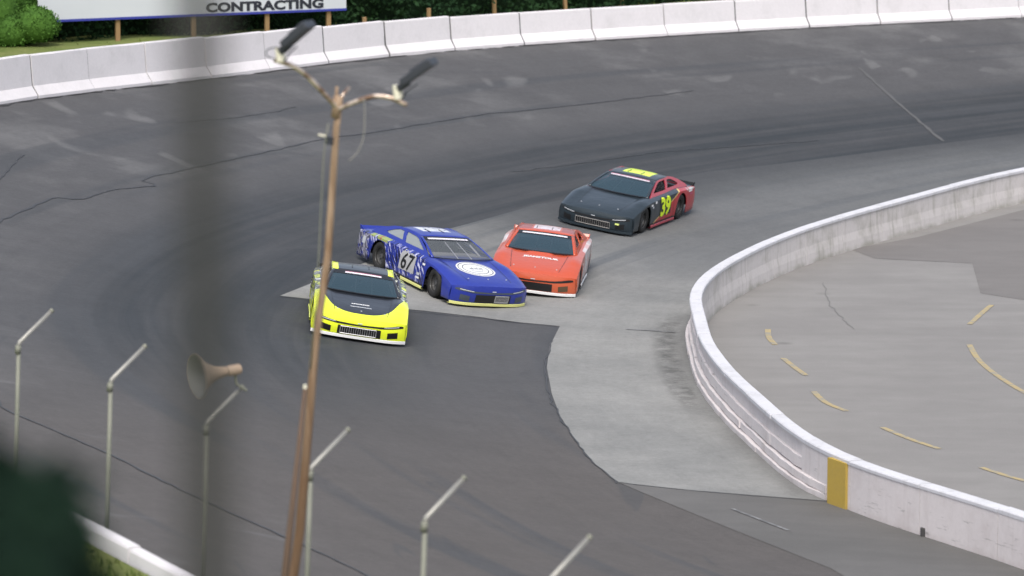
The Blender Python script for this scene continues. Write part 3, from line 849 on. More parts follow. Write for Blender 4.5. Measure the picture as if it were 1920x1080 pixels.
XS = sorted(set(round(x, 3) for x in XS if x <= 2.45)); 
if XS[-1] < 2.45: XS.append(2.45)
VS = [-1, -.96, -.92, -.88, -.84, -.8, -.74, -.68, -.62, -.56, -.45, -.34, -.22, -.11, 0, .11, .22, .34, .45, .56, .62, .68, .74, .8, .84, .88, .92, .96, 1]
def body_shell():
    mb = MB(); n = len(VS)
    pts = [[deck(X, v) for v in VS] for X in XS]; base = len(mb.v)
    mb.v += [p for r in pts for p in r]
    for i in range(len(XS) - 1):
        for j in range(n - 1):
            xm = (XS[i] + XS[i + 1]) / 2; vm = (VS[j] + VS[j + 1]) / 2
            if -1.62 < xm < .60 and abs(vm) < .70: continue
            mb.f.append((i * n + j, (i + 1) * n + j, (i + 1) * n + j + 1, i * n + j + 1))
    for s in (-1, 1):
        R_ = [[side(X, s, k / 7) for k in range(8)] for X in XS]
        if s > 0: R_ = [r[::-1] for r in R_]
        mb.grid(R_)
    mb.grid([[fascia(v, deck(2.45, v).z + (.10 - deck(2.45, v).z) * k / 8) for v in VS] for k in range(9)])
    mb.grid([[tail(v, deck(-2.45, v).z + (.22 - deck(-2.45, v).z) * k / 6) for v in VS[::-1]] for k in range(7)])
    return mb
_sh = body_shell()
bm = bmesh.new()
for v in _sh.v: bm.verts.new(v)
bm.verts.ensure_lookup_table()
for f in _sh.f:
    try: bm.faces.new([bm.verts[i] for i in f])
    except ValueError: pass
bmesh.ops.remove_doubles(bm, verts=bm.verts, dist=.002)
bmesh.ops.recalc_face_normals(bm, faces=bm.faces)
up = sum((f.normal.z if f.calc_center_median().z > .6 and abs(f.calc_center_median().y) < .5 else 0) for f in bm.faces)
if up < 0: bmesh.ops.reverse_faces(bm, faces=bm.faces)
bm.verts.index_update()
SHV = [v.co.copy() for v in bm.verts]; SHF = [[v.index for v in f.verts] for f in bm.faces]; bm.free()
SHELL = BVHTree.FromPolygons(SHV, SHF)

def wrap(parent, name, mat, V, F_, org, ax, ay, dirn, off=.005, maxlen=.09):
    """lay a flat shape (2D verts V) on the body: start at org + ax*x + ay*y and travel along dirn to the shell"""
    bm = bmesh.new(); vs = [bm.verts.new((p[0], p[1], 0)) for p in V]
    for f in F_:
        try: bm.faces.new([vs[i] for i in f])
        except ValueError: pass
    for _ in range(5):
        le = [e for e in bm.edges if e.calc_length() > maxlen]
        if not le: break
        bmesh.ops.subdivide_edges(bm, edges=le, cuts=1); bmesh.ops.triangulate(bm, faces=bm.faces[:])
    bm.verts.index_update(); out = []
    for v in bm.verts:
        o = org + ax * v.co.x + ay * v.co.y; h = SHELL.ray_cast(o, dirn)
        out.append(h[0] - dirn * off if h[0] is not None else o + dirn * 1.0)
    fs = [[v.index for v in f.verts] for f in bm.faces]; bm.free()
    return mesh(name, out, fs, mat, parent)
def wrap_text(parent, name, txt, size, mat, org, ax, ay, dirn, off=.007, bold=.02, sx=1.0, align='CENTER', width=None, shear=0):
    me = text_mesh(txt, size, bold, sx, 1.0, 0.0, align)
    V = [Vector((v.co.x + shear * v.co.y, v.co.y)) for v in me.vertices]; F_ = [list(p.vertices) for p in me.polygons]
    if width:
        a = min(p.x for p in V); b = max(p.x for p in V); c_ = (a + b) / 2
        for p in V: p.x = (p.x - c_) * width / (b - a)
    bpy.data.meshes.remove(me)
    return wrap(parent, name, mat, V, F_, org, ax, ay, dirn, off)
def disc(r0, r1, n=36, c=(0, 0)):
    V = []; F_ = []
    for k in range(n):
        t = 2 * math.pi * k / n
        V += [(c[0] + r0 * math.cos(t), c[1] + r0 * math.sin(t)), (c[0] + r1 * math.cos(t), c[1] + r1 * math.sin(t))]
        j = (k + 1) % n; F_.append((2 * k, 2 * k + 1, 2 * j + 1, 2 * j))
    return V, F_
def fpatch(mb, v0, v1, zf0, zf1, off=.006, n=10, taper=0):
    """grid on the fascia between columns v0..v1; zf0/zf1 are functions (or numbers) for its lower and upper edge"""
    g0 = zf0 if callable(zf0) else (lambda v: zf0); g1 = zf1 if callable(zf1) else (lambda v: zf1)
    rows = []
    for k in range(4):
        r = []
        for j in range(n + 1):
            v = v0 + (v1 - v0) * j / n; z = g0(v) + (g1(v) - g0(v)) * k / 3; p = fascia(v, z); r.append(p + Vector((off, 0, 0)))
        rows.append(r)
    mb.grid(rows); return mb

# greenhouse, side plane
GS = .78
def ZS(z): return z if z < .83 else .83 + (z - .83) * GS
def sideY(z): return .80 + (.625 - .80) * ((z - .83) / GS + .83 - .86) / .37
def gh_panel(outl, holes, s):
    loops = [[Vector((x, z, 0)) for x, z in outl]] + [[Vector((x, z, 0)) for x, z in h] for h in holes]
    flat = [p for l in loops for p in l]; tris = tessellate_polygon(loops)
    V = [Vector((p.x, s * sideY(p.y), p.y)) for p in flat]
    return V, [t if s > 0 else t[::-1] for t in tris]
G_OUT = [(.86, .80), (.52, .965), (.20, 1.10), (-.02, 1.195), (-.12, 1.222), (-.35, 1.238), (-.70, 1.243), (-1.0, 1.23), (-1.25, 1.175), (-1.55, 1.05), (-1.85, .89), (-1.95, .80), (-1.0, .80), (0, .80)]
G_WIN = [(.46, .915), (.20, 1.03), (-.06, 1.145), (-.20, 1.175), (-.62, 1.185), (-.56, 1.05), (-.44, .905)]
G_QTR = [(-.58, .925), (-.70, 1.06), (-.76, 1.170), (-.98, 1.16), (-1.18, 1.085), (-1.40, .965), (-1.30, .93)]
G_OUT, G_WIN, G_QTR = [[(a, ZS(b)) for a, b in g] for g in (G_OUT, G_WIN, G_QTR)]
def ws(t, v):
    """windshield: t = 0 at the cowl .. 1 at the roof, v across"""
    a = Vector((.86 + .16 * (1 - v * v), .80 * v, .832 + .0 * (1 - v * v))); b = Vector((-.07 + .06 * (1 - v * v), .635 * v, ZS(1.213) + .028 * (1 - v * v)))
    p = a.lerp(b, t); p.z += .020 * math.sin(math.pi * t); p.x += .01 * math.sin(math.pi * t); return p
def roofp(t, v):
    x = (-.07 + .06 * (1 - v * v)) * (1 - t) + (-1.02 - .03 * (1 - v * v)) * t
    return Vector((x, .635 * v, ZS(1.213) + .028 * (1 - v * v) + .028 * math.sin(math.pi * min(1, t * 1.0)) ))
def rw(t, v):
    a = Vector((-1.02 - .03 * (1 - v * v), .635 * v, ZS(1.213) + .028 * (1 - v * v))); b = Vector((-1.90 - .05 * (1 - v * v), .72 * v, .805))
    return a.lerp(b, t) + Vector((0, 0, .02 * math.sin(math.pi * t)))

M_tyre = M('tyre_rubber', (.018, .018, .018), .75, .3)
M_tyre.set(M_tyre.mix((.014, .014, .014), (.035, .034, .032), M_tyre.noise(None, 6, 3)))
M_rim = M('wheel_rim', (.13, .13, .13), .35, metal=.4)
M_in = M('car_interior', (.045, .045, .048), .8)
M_under = M('underbody', (.012, .012, .012), .9)
M_cage = M('roll_cage', (.38, .38, .38), .4)
M_blk = M('black_trim', (.010, .010, .011), .35)
M_silver = M('silver_mesh', (.42, .42, .43), .35, metal=.5)
M_chrome = M('light_decal', (.50, .52, .55), .3)
def glass_mat(name, col, alpha):
    m = M(name, col, .06, .8); m.b.inputs['Alpha'].default_value = alpha; return m
M_wind = glass_mat('windshield_glass', (.022, .048, .064), .88)
M_bred = M('banner_red', (.40, .06, .14), .4)
M_side = glass_mat('side_window_plastic', (.30, .33, .33), .82); M_side.b.inputs['Roughness'].default_value = .25
M_matte = M('matte_black', (.016, .018, .02), .8, .2)
M_clear = glass_mat('clear_windshield', (.15, .165, .175), .50)
M_rear = glass_mat('rear_glass', (.02, .025, .03), .6)
M_suit = M('driver_suit', (.03, .03, .04), .85)
M_net = M('window_net', (.03, .03, .035), .8)
M_wht = M('white_vinyl', (.74, .74, .74), .4)
M_glove = M('gloves', (.02, .02, .02), .8)
M_skin = M('skin', (.45, .28, .2), .6)

def driver(parent_loc_fn, label, helmet_col, suit):
    """seated driver: one skinned figure, helmet as a child"""
    root = empty('person'); tag(root, label, 'person', 'drivers sitting in the stock cars')
    vs = [(-.62, .40, .42), (-.66, .40, .62), (-.68, .40, .80), (-.66, .40, .92), (-.65, .40, 1.0),
          (-.66, .58, .84), (-.50, .66, .66), (-.22, .50, .72), (-.12, .48, .74),
          (-.66, .22, .84), (-.50, .14, .66), (-.22, .30, .72), (-.12, .32, .74),
          (-.55, .50, .38), (-.12, .54, .50), (.25, .50, .32), (.38, .50, .36),
          (-.55, .30, .38), (-.12, .26, .50), (.25, .30, .32), (.38, .30, .36)]
    ed = [(0, 1), (1, 2), (2, 3), (3, 4), (2, 5), (5, 6), (6, 7), (7, 8), (2, 9), (9, 10), (10, 11), (11, 12), (0, 13), (13, 14), (14, 15), (15, 16), (0, 17), (17, 18), (18, 19), (19, 20)]
    rad = [.14, .145, .15, .06, .06, .075, .05, .042, .045, .075, .05, .042, .045, .09, .075, .05, .045, .09, .075, .05, .045]
    me = bpy.data.meshes.new('body'); me.from_pydata(vs, ed, []); me.materials.append(suit.m)
    o = link('body', me, root); sk_ = o.modifiers.new('skin', 'SKIN'); ly_ = me.skin_vertices[0]
    for i, r in enumerate(rad): ly_.data[i].radius = (r, r)
    ly_.data[0].use_root = True
    ss = o.modifiers.new('smooth', 'SUBSURF'); ss.levels = 1; ss.render_levels = 1
    for s_ in (.48, .32):
        gm = MB()
        for k in range(4):
            y = s_ + (k - 1.5) * .022; ln = (.07, .08, .075, .06)[k]
            gm.tube([(-.12, y, .745), (-.12 + ln * .5, y, .775), (-.12 + ln * .85, y, .755), (-.12 + ln * .7, y, .73)], .0095, 6)
        gm.tube([(-.14, s_ - .03, .74), (-.10, s_ - .05, .76), (-.08, s_ - .045, .775)], .011, 6); gm.box((-.14, s_, .745), (.08, .085, .035), bevel=.012)
        gm.build('glove', M_glove, root, smooth=True)
    hm = M('helmet_paint', helmet_col, .25, coat=.5)
    hb = MB(); mt = Matrix.Translation((-.63, .40, 1.04)) @ Matrix.Diagonal((1.12, .92, 1, 1))
    hb.lathe([(.085, -.135), (.125, -.10), (.137, -.03), (.137, .03), (.118, .085), (.085, .12), (.04, .138), (.002, .143)], 20, mt)
    h = hb.build('helmet', hm, root, smooth=True)
    vb = MB(); rows = []
    for k in range(4):
        z = 1.02 + k * .03; rows.append([(-.63 + 1.135 * .137 * math.cos(a), .40 + .935 * .137 * math.sin(a), z) for a in [(-1.1 + 2.2 * j / 10) for j in range(11)]])
    vb.grid(rows).build('visor', M_blk, h, smooth=True)
    return root

def wheel(parent, x, y, steer=0, rim=M_rim):
    s = 1 if y > 0 else -1; mt = Matrix.Translation((x, y, WR)) @ Matrix.Rotation(steer, 4, 'Z') @ Matrix.Rotation(R(-90) * s, 4, 'X')
    t = MB().lathe([(.21, -.125), (.30, -.138), (.33, -.125), (WR, -.10), (WR, .10), (.33, .125), (.30, .138), (.21, .125), (.19, .10), (.19, -.10), (.21, -.125)], 32, mt)
    w_ = t.build('wheel', M_tyre, parent, smooth=True, angle=50)
    r = MB().lathe([(.205, .120), (.195, .10), (.185, .04), (.06, .02), (.055, .07), (.001, .075)], 24, mt)
    for k in range(8):
        a = k * math.pi / 4; c_ = mt @ Vector((.12 * math.cos(a), .12 * math.sin(a), .045)); r.box(c_, (.03, .03, .03), bevel=.004)
    r.build('rim', rim, w_, smooth=True, angle=30)
    return w_

def make_car(cfg):
    root = empty('race_car'); tag(root, cfg['label'], 'race car', 'stock cars racing through the turn')
    bm_ = cfg['body']; gl = cfg.get('glass', M_wind)
    o = mesh('body', SHV, SHF, bm_, root, smooth=True); o.data.set_sharp_from_angle(angle=R(38))
    md = o.modifiers.new('thickness', 'SOLIDIFY'); md.thickness = .012; md.offset = -1
    # greenhouse
    MB().grid([[roofp(k / 8, v / 8) for v in range(-8, 9)] for k in range(9)]).build('roof', cfg.get('roof', bm_), root, smooth=True, thick=.01)
    for s in (1, -1):
        V, F_ = gh_panel(G_OUT, [G_WIN, G_QTR], s); m = MB(); m.v, m.f = V, F_
        m.build('side_frame', cfg.get('frame', bm_), root, thick=.02, offset=0)
        if cfg.get('side_glass'):
            for hh_ in (G_WIN, G_QTR):
                V, F_ = gh_panel(hh_, [], s); m = MB(); m.v, m.f = [q - Vector((0, s * .008, 0)) for q in V], F_; m.build('side_window', cfg['side_glass'], root)
    for s in (1, -1):
        MB().grid([[ws(k / 8, s * (.925 + .075 * j / 2)) + Vector((0, 0, .004)) for j in range(3)] for k in range(9)]).build('windshield_pillar', cfg.get('pillar', bm_), root, smooth=True, thick=.012)
    wd = MB().grid([[ws(k / 8, v / 8 * .925) for v in range(-8, 9)] for k in range(9)]).build('windshield', gl, root, smooth=True)
    MB().grid([[ws(.855 + k * .070 / 2, v / 10 * cfg.get('ban_w', .78) + cfg.get('ban_off', 0)) + Vector((.008, 0, .006)) for v in range(-10, 11)] for k in range(3)]).build('windshield_banner', cfg['banner'], wd, smooth=True)
    if cfg.get('ban_red'): MB().grid([[ws(.922 + k * .022, v / 10 * cfg.get('ban_w', .78)) + Vector((.009, 0, .007)) for v in range(-10, 11)] for k in range(2)]).build('banner_edge', cfg['ban_red'], wd)
    MB().grid([[ws(.80 + k * .2 / 3, v / 10 * .93) + Vector((.004, 0, .003)) for v in range(-10, 11)] for k in range(4)]).build('windshield_top_band', cfg.get('band', M_blk), wd, smooth=True)
    MB().grid([[ws(.0 + k * .035, v / 10 * .93) + Vector((.004, 0, .004)) for v in range(-10, 11)] for k in range(2)]).build('windshield_gasket', M_blk, wd, smooth=True)
    for v in (-.18, .26):
        MB().tube([ws(.04, v) - Vector((.03, 0, .02)), ws(.95, v * 1.1) - Vector((.03, 0, .02))], .010, 6).build('windshield_brace', cfg.get('brace', M_cage), wd)
    MB().grid([[rw(k / 4, v / 6 * .9) for v in range(-6, 7)] for k in range(5)]).build('rear_window', M_rear, root, smooth=True)
    mb = MB()
    for s in (1, -1): mb.grid([[rw(k / 4, s * (.9 + .1 * j)) + Vector((0, 0, .003)) for j in range(2)] for k in range(5)])
    mb.grid([[rw(.96 + .08 * k, v / 6) for v in range(-6, 7)] for k in range(2)])
    mb.build('rear_window_frame', cfg.get('frame', bm_), root, smooth=True, thick=.01)
    # spoiler
    sp = MB(); sp.grid([[Vector((-2.40 - .04 * k, v / 8 * .86, ZC(-2.45) - .01 + .06 * k)) for v in range(-8, 9)] for k in (0, 1)])
    sp.build('spoiler', cfg.get('spoiler', bm_), root, thick=.012)
    for s in (1, -1):
        MB().add([(-2.25, s * .87, .76), (-2.42, s * .87, .74), (-2.46, s * .87, .84), (-2.40, s * .87, .84)], [(0, 1, 2, 3)]).build('spoiler_end_plate', cfg.get('spoiler', bm_), root, thick=.012)
    # hood scoop, cowl, hood seams
    rows = []
    for k in range(7):
        t = k / 6; x = .86 + .36 * t; h_ = .075 * (1 - t) ** .8 - .012; rows.append([Vector((x, .32 * (1 - .1 * t) * v / 6, deck(x, 0).z + .002 + h_ * (1 - abs(v / 6) ** 4))) for v in range(-6, 7)])
    if cfg.get('scoop'): MB().grid(rows).build('hood_scoop', cfg.get('hood', bm_), root, smooth=True)
    for s in (1, -1):
        sm = MB(); rows = []
        for k in range(15):
            X = .98 + 1.25 * k / 14; v = s * (.66 - .10 * k / 14); rows.append([deck(X, v - .006) + Vector((0, 0, .003)), deck(X, v + .006) + Vector((0, 0, .003))])
        sm.grid(rows).build('hood_seam', M_blk, root)
    # door and fender seams on both flanks
    for s in (1, -1):
        for X in (.78, -.62):
            MB().grid([[side(X - .006, s, k / 8) + Vector((0, s * .003, 0)) for k in range(9)], [side(X + .006, s, k / 8) + Vector((0, s * .003, 0)) for k in range(9)]]).build('door_seam', M_blk, root)
        MB().grid([[side(X, s, .985) + Vector((0, s * .004, q)) for X in [RA + .46 + (FA - RA - .92) * k / 10 for k in range(11)]] for q in (0, .035)]).build('rocker_strip', M_blk, root)
    # cockpit
    it = MB(); it.box((-.5, 0, .26), (2.3, 1.36, .03)); it.box((.62, 0, .55), (.04, 1.5, .58)); it.box((-1.55, 0, .52), (.04, 1.36, .56))
    for s in (1, -1): it.box((-.5, s * .69, .50), (2.2, .02, .52))
    it.box((.42, 0, .80), (.40, 1.36, .06), bevel=.02)
    it.build('cockpit_tub', cfg.get('interior', M_in), root)
    cg = MB()
    for s in (1, -1):
        cg.tube([(.52, s * .66, .80), (.10, s * .56, 1.01), (-.08, s * .50, 1.06), (-.72, s * .50, 1.085), (-.78, s * .64, .80), (-.78, s * .68, .3)], .020, 8)
        cg.tube([(-.74, s * .50, 1.07), (-1.35, s * .5, .85), (-1.55, s * .5, .7)], .018, 8)
        for zz in (.52, .66, .80): cg.tube([(.52, s * .68, zz), (-.1, s * .70, zz), (-.78, s * .68, zz)], .018, 8)
    cg.tube([(-.72, -.5, 1.085), (-.72, .5, 1.085)], .02, 8); cg.tube([(-.08, -.5, 1.06), (-.08, .5, 1.06)], .02, 8); cg.tube([(-.76, -.62, .86), (-.76, .62, .86)], .02, 8); cg.tube([(-.74, .5, 1.06), (-.78, -.6, .4)], .018, 8)
    cg.build('roll_cage', cfg.get('cage', M_cage), root, smooth=True)
    st = MB(); st.box((-.62, .40, .38), (.50, .46, .10), bevel=.03); st.box((-.86, .40, .70), (.10, .48, .70), Euler((0, R(-8), 0)), bevel=.03)
    for s in (1, -1): st.box((-.76, .40 + s * .23, .95), (.24, .03, .18), bevel=.01); st.box((-.72, .40 + s * .25, .58), (.34, .03, .20), bevel=.01)
    st.build('seat', M_in, root)
    swm = MB(); mt = Matrix.Translation((-.10, .40, .76)) @ Matrix.Rotation(R(-68), 4, 'Y')
    ring = [mt @ Vector((.17 * math.cos(a), .17 * math.sin(a), 0)) for a in [2 * math.pi * k / 20 for k in range(21)]]
    swm.tube(ring, .014, 6, cap=False)
    for a in (0, 2.09, 4.19): swm.tube([mt @ Vector((0, 0, 0)), mt @ Vector((.165 * math.cos(a), .165 * math.sin(a), 0))], .010, 5)
    swm.tube([mt @ Vector((0, 0, 0)), (.45, .40, .62)], .018, 6)
    swm.build('steering_wheel', M_blk, root, smooth=True)
    # window net on the driver's side
    nt_ = MB()
    for k in range(7):
        x = .12 - k * .095; z0 = ZS(.915); z1 = ZS(1.075 + .04 * k if k < 3 else 1.175)
        nt_.box((x, sideY((z0 + z1) / 2) - .012, (z0 + z1) / 2), (.016, .006, z1 - z0), Euler((R(31), 0, 0)))
    for k in range(4): z = ZS(.94 + k * .06); nt_.box((-.20, sideY(z) - .012, z), (.58, .006, .014))
    if cfg.get('net', True): nt_.build('window_net', M_net, root)
    # underside
    ub = MB(); ub.box((.05, 0, .24), (4.35, 1.16, .16)); ub.box((0.10, 0, .24), (1.7, 1.84, .14)); ub.box((-1.95, 0, .40), (.62, 1.7, .24)); ub.box((1.95, 0, .30), (.28, 1.56, .22)); ub.box((1.15, 0, .40), (1.0, .9, .36))
    ub.box((-1.6, 0, .55), (1.2, 1.16, .5))
    ub.build('underbody', M_under, root)
    # nose
    gz0, gz1 = cfg.get('grille', (.14, .335)); gv = .46
    mb = MB(); fpatch(mb, -gv, gv, gz0, gz1, .005, 12); mb.build('grille_opening', M_blk, root)
    if cfg.get('grille_bars', True):
        gb = MB(); gr0, gr1 = cfg.get('bar_range', (-.40, .34)); n_ = 16
        for k in range(n_ + 1):
            v = gr0 + (gr1 - gr0) * k / n_; a = fascia(v, gz0 + .018); b = fascia(v, gz1 - .018); gb.tube([a + Vector((.014, 0, 0)), b + Vector((.014, 0, 0))], .006, 4)
        for z in (gz0 + .018, gz1 - .018): gb.tube([fascia(gr0 + (gr1 - gr0) * k / 8, z) + Vector((.016, 0, 0)) for k in range(9)], .010, 6)
        for v in (gr0, gr1): gb.tube([fascia(v, gz0 + .018) + Vector((.016, 0, 0)), fascia(v, gz1 - .018) + Vector((.016, 0, 0))], .010, 6)
        gb.build('grille', cfg.get('grille_mat', M_silver), root)
    for s in (1, -1):
        a_, b_ = sorted((s * .60, s * .82)); mb = MB(); fpatch(mb, a_, b_, (lambda v: .155 + .03 * abs(abs(v) - .60) / .22), (lambda v: .290 + .035 * (abs(v) - .6) / .22), .006, 4); mb.build('brake_duct', cfg.get('duct', M_blk), root)
        a_, b_ = sorted((s * .42, s * .93)); mb = MB(); fpatch(mb, a_, b_, (lambda v: .366 + .055 * ((abs(v) - .42) / .51) ** 1.4), (lambda v: .408 + .080 * ((abs(v) - .42) / .51) ** 1.3 - .03 * max(0, (abs(v) - .85) / .08)), .006, 8)
        h = mb.build('headlight', cfg.get('lamp', M_blk), root)
        a_, b_ = sorted((s * .52, s * .84)); mb = MB(); fpatch(mb, a_, b_, (lambda v: .392 + .055 * ((abs(v) - .42) / .51) ** 1.4), (lambda v: .404 + .062 * ((abs(v) - .42) / .51) ** 1.3), .009, 6); mb.build('headlight_reflector', cfg.get('lamp2', M_chrome), h)
    mb = MB(); fpatch(mb, -.42, .42, (lambda v: .358 + .02 * abs(v)), (lambda v: .392 + .04 * abs(v)), .006, 10); mb.build('upper_slot', cfg.get('slot', M_blk), root)
    mb = MB(); fpatch(mb, -.05, .05, .41, .43, .012, 4); mb.build('nose_emblem', M_chrome, root)
    rows = [[fascia(v / 10, zz) + Vector((oo, 0, 0)) for v in range(-10, 11)] for zz, oo in ((.128, .008), (.120, .030), (.065, .034), (.065, -.08))]
    MB().grid(rows).build('splitter', cfg['splitter'], root)
    for s in (1, -1):
        rows = [[side(X, s, 1) * 1 + Vector((0, s * oo, zz - side(X, s, 1).z)) for X in [RA + .46 + (FA - RA - .92) * k / 10 for k in range(11)]] for zz, oo in ((.135, .004), (.125, .018), (.075, .018), (.075, -.05))]
        MB().grid(rows).build('side_skirt', cfg.get('skirt', cfg['splitter']), root)
    # wheel wells
    for xa in (FA, RA):
        for s in (1, -1):
            MB().lathe([(.375, 0), (.375, .34), (.001, .34)], 20, Matrix.Translation((xa, s * .92, .33)) @ Matrix.Rotation(R(90) * s, 4, 'X')).build('wheel_well', M_under, root)
    st_ = cfg.get('steer', 0)
    wheel(root, FA, .83, st_); wheel(root, FA, -.83, st_); wheel(root, RA, .83); wheel(root, RA, -.83)
    # exhaust, fuel filler, mirror, hood pins
    for X, v in ((2.1, .5), (2.1, -.5), (2.12, 0)): MB().lathe([(.018, .0), (.018, .012), (.001, .014)], 8, Matrix.Translation(deck(X, v))).build('hood_pin', M_chrome, root)
    for y in (-.05, .30):
        MB().tube([(-.35, y - .18, ZS(1.213) + .052), (-.62, y - .18, ZS(1.213) + .06)], .010, 6).build('roof_strip', M_blk, root)
    return root

def place_car(root, x, y, head_deg):
    """stand the car's four wheels on the banking; head = direction of travel, degrees from -Y towards +X"""
    a = R(head_deg); f = Vector((math.sin(a), -math.cos(a), 0)); l = Vector((-f.y, f.x, 0))
    def P(dx, dy): p = Vector((x, y, 0)) + f * dx + l * dy; return Vector((p.x, p.y, gz(p.x, p.y) + .010))
    fl, fr, bl, br = P(FA, .83), P(FA, -.83), P(RA, .83), P(RA, -.83)
    X = ((fl + fr) - (bl + br)).normalized(); Y = ((fl + bl) - (fr + br)); Z = X.cross(Y).normalized(); Y = Z.cross(X)
    c_ = (fl + fr + bl + br) / 4; o = c_ - X * ((FA + RA) / 2)
    m = Matrix((X, Y, Z)).transposed().to_4x4(); m.translation = o
    root.matrix_world = m @ Matrix.Diagonal((1.0, 1.07, .98, 1))
    root.rotation_mode = 'XYZ'

def paintm(name, rough=.30):
    m = M(name, rough=rough, spec=.4, coat=.35); m.bump(m.noise(None, 2.6, 2, .5), .5, .03); return m
def banner(name, a, b, red):
    m = M(name, rough=.4); x, y, z = m.xyz()
    g_ = m.noise(m.vec(y * 34, z * 8, 0.0), 1.0, 2); m.set(m.mix(a, b, g_.step(.55, .62))); return m
WH, PK = (.74, .72, .76), (.55, .42, .50)

# yellow car with black hood and roof
YEL = (.80, .90, .035); BK = (.018, .020, .026)
m = paintm('yellow_black_paint'); x, y, z = m.xyz(); ay = y.abs()
u_edge = 2.27 - (ay * 1.22).pow(3.0) * 1.05
hoodm = x.lt(u_edge) * ay.lt(.86) * z.gt(.55)
sidem = ay.gt(.84) * x.lt(.95)
ns = m.noise(m.vec(x * 3 + z * 3, y * .1, z * 6 - x * 2), 1.0, 3, .6, 1.0)
c = m.mix(YEL, BK, hoodm)
c = m.mix(c, BK, sidem * ns.step(.44, .46))
c = m.mix(c, (.70, .72, .72), sidem * ns.step(.57, .59))
c = m.mix(c, YEL, sidem * z.lt(.36))
m.set(c); yb = m
m = paintm('yellow_car_roof'); x, y, z = m.xyz()
m.set(m.mix(BK, YEL, y.abs().gt(.52) * x.lt(-.1))); yr = m
m = paintm('yellow_car_frame'); x, y, z = m.xyz(); ns = m.noise(m.vec(x * 4, z * 9, 0.0), 1.0, 2)
c = m.mix(BK, (.72, .76, .66), ns.step(.56, .6)); m.set(m.mix(c, YEL, z.gt(1.12) * ns.step(.40, .44))); yf = m
M_vblk = paintm('satin_black'); M_vblk.set((.018, .020, .026))
car1 = make_car(dict(label='fluorescent yellow stock car with black hood and roof, leading the pack behind the light pole', body=yb, roof=yr, frame=yf, pillar=M_vblk, hood=M_vblk,
     banner=banner('yellow_car_banner', WH, (.55, .5, .55), (.42, .06, .14)), splitter=M_wht, skirt=yb, ban_w=.58, ban_red=M_bred, spoiler=M_matte, steer=R(-3), bar_range=(-.40, .36)))
place_car(car1, -3.47, 98.2, 2.8)
DN = Vector((0, 0, -1)); AXH, AYH = Vector((0, 1, 0)), Vector((-1, 0, 0))
def glyph_bars(n, h, w_, gap):
    V, F_ = [], []; x = 0
    for k in range(n):
        ww = w_ * (.7 + .5 * ((k * 37) % 10) / 10); V += [(x, 0), (x + ww, 0), (x + ww, h), (x, h)]; q = len(V) - 4; F_.append((q, q + 1, q + 2, q + 3)); x += ww + gap
    return [(a - x / 2, b) for a, b in V], F_
V, F_ = glyph_bars(8, .062, .042, .008); wrap(car1, 'hood_decal', M_wht, V, F_, Vector((1.72, -.02, 1.5)), AXH, AYH, DN)
V, F_ = glyph_bars(9, .045, .048, .004); wrap(car1, 'hood_decal', M_chrome, V, F_, Vector((1.90, -.01, 1.5)), AXH, AYH, DN)

# blue car 67
BLU = (.018, .034, .27)
m = paintm('blue_paint_with_claw_streaks'); x, y, z = m.xyz(); ay = y.abs()
zone = ay.gt(.86) * x.lt(.98)
st1 = m.noise(m.vec((x + z * .75) * 13, (z - x * .5) * 2.4, y), 1.0, 3, .6, .4)
gb_ = m.noise(m.vec(x * 5, z * 6, 3.0), 1.0, 3)
c = m.mix(BLU, (.62, .62, .78), zone * st1.step(.58, .61))
c = m.mix(c, (.008, .008, .04), zone * st1.step(.47, .43))
face = ay.gt(.86) * x.lt(-.85) * x.gt(-1.75) * z.gt(.74)
c = m.mix(c, m.mix((.30, .36, .10), (.35, .12, .06), gb_.step(.55, .6)), face * gb_.step(.36, .42))
c = m.mix(c, m.mix((.30, .30, .36), (.04, .04, .07), st1.step(.5, .54)), ay.gt(.86) * x.lt(-1.75) * gb_.step(.45, .5))
m.set(c); bb_ = m
M_blue_p = paintm('plain_blue_paint'); M_blue_p.set(BLU)
M_lime = M('lime_edge', (.62, .62, .22), .5)
m = paintm('blue_nose_smudge', .5); m.set((.05, .065, .085)); M_smudge = m
m = paintm('blue_roof'); x, y, z = m.xyz(); pn = m.noise(m.vec(x * 8, y * 6, 0.0), 1.0, 2)
m.set(m.mix(BLU, m.mix((.66, .68, .72), (.10, .12, .30), pn.step(.56, .6)), x.lt(-.45) * x.gt(-.95) * y.abs().lt(.36))); M_bluer = m
M_pale = M('pale_trim', (.60, .60, .66), .5)
car2 = make_car(dict(label='blue stock car with white clawed streaks and number 67 on its door, sliding sideways', body=bb_, roof=M_bluer, frame=M_blue_p, hood=M_blue_p, pillar=M_blue_p, glass=M_clear,
     banner=banner('blue_car_banner', WH, (.42, .36, .50), PK), splitter=M_lime, spoiler=M_blue_p, steer=R(-8), bar_range=(.05, .40), lamp=M_smudge, lamp2=M_chrome, duct=M_smudge,
     brace=M_pale, cage=M_pale, side_glass=M_side, interior=M('grey_interior', (.30, .29, .30), .8), slot=M_smudge))
place_car(car2, -1.72, 104.7, 30.5)
M_wgt = M('white_door_panel', rough=.5); M_wgt.set(M_wgt.mix((.50, .50, .50), (.30, .30, .31), M_wgt.noise(None, 6, 3)))
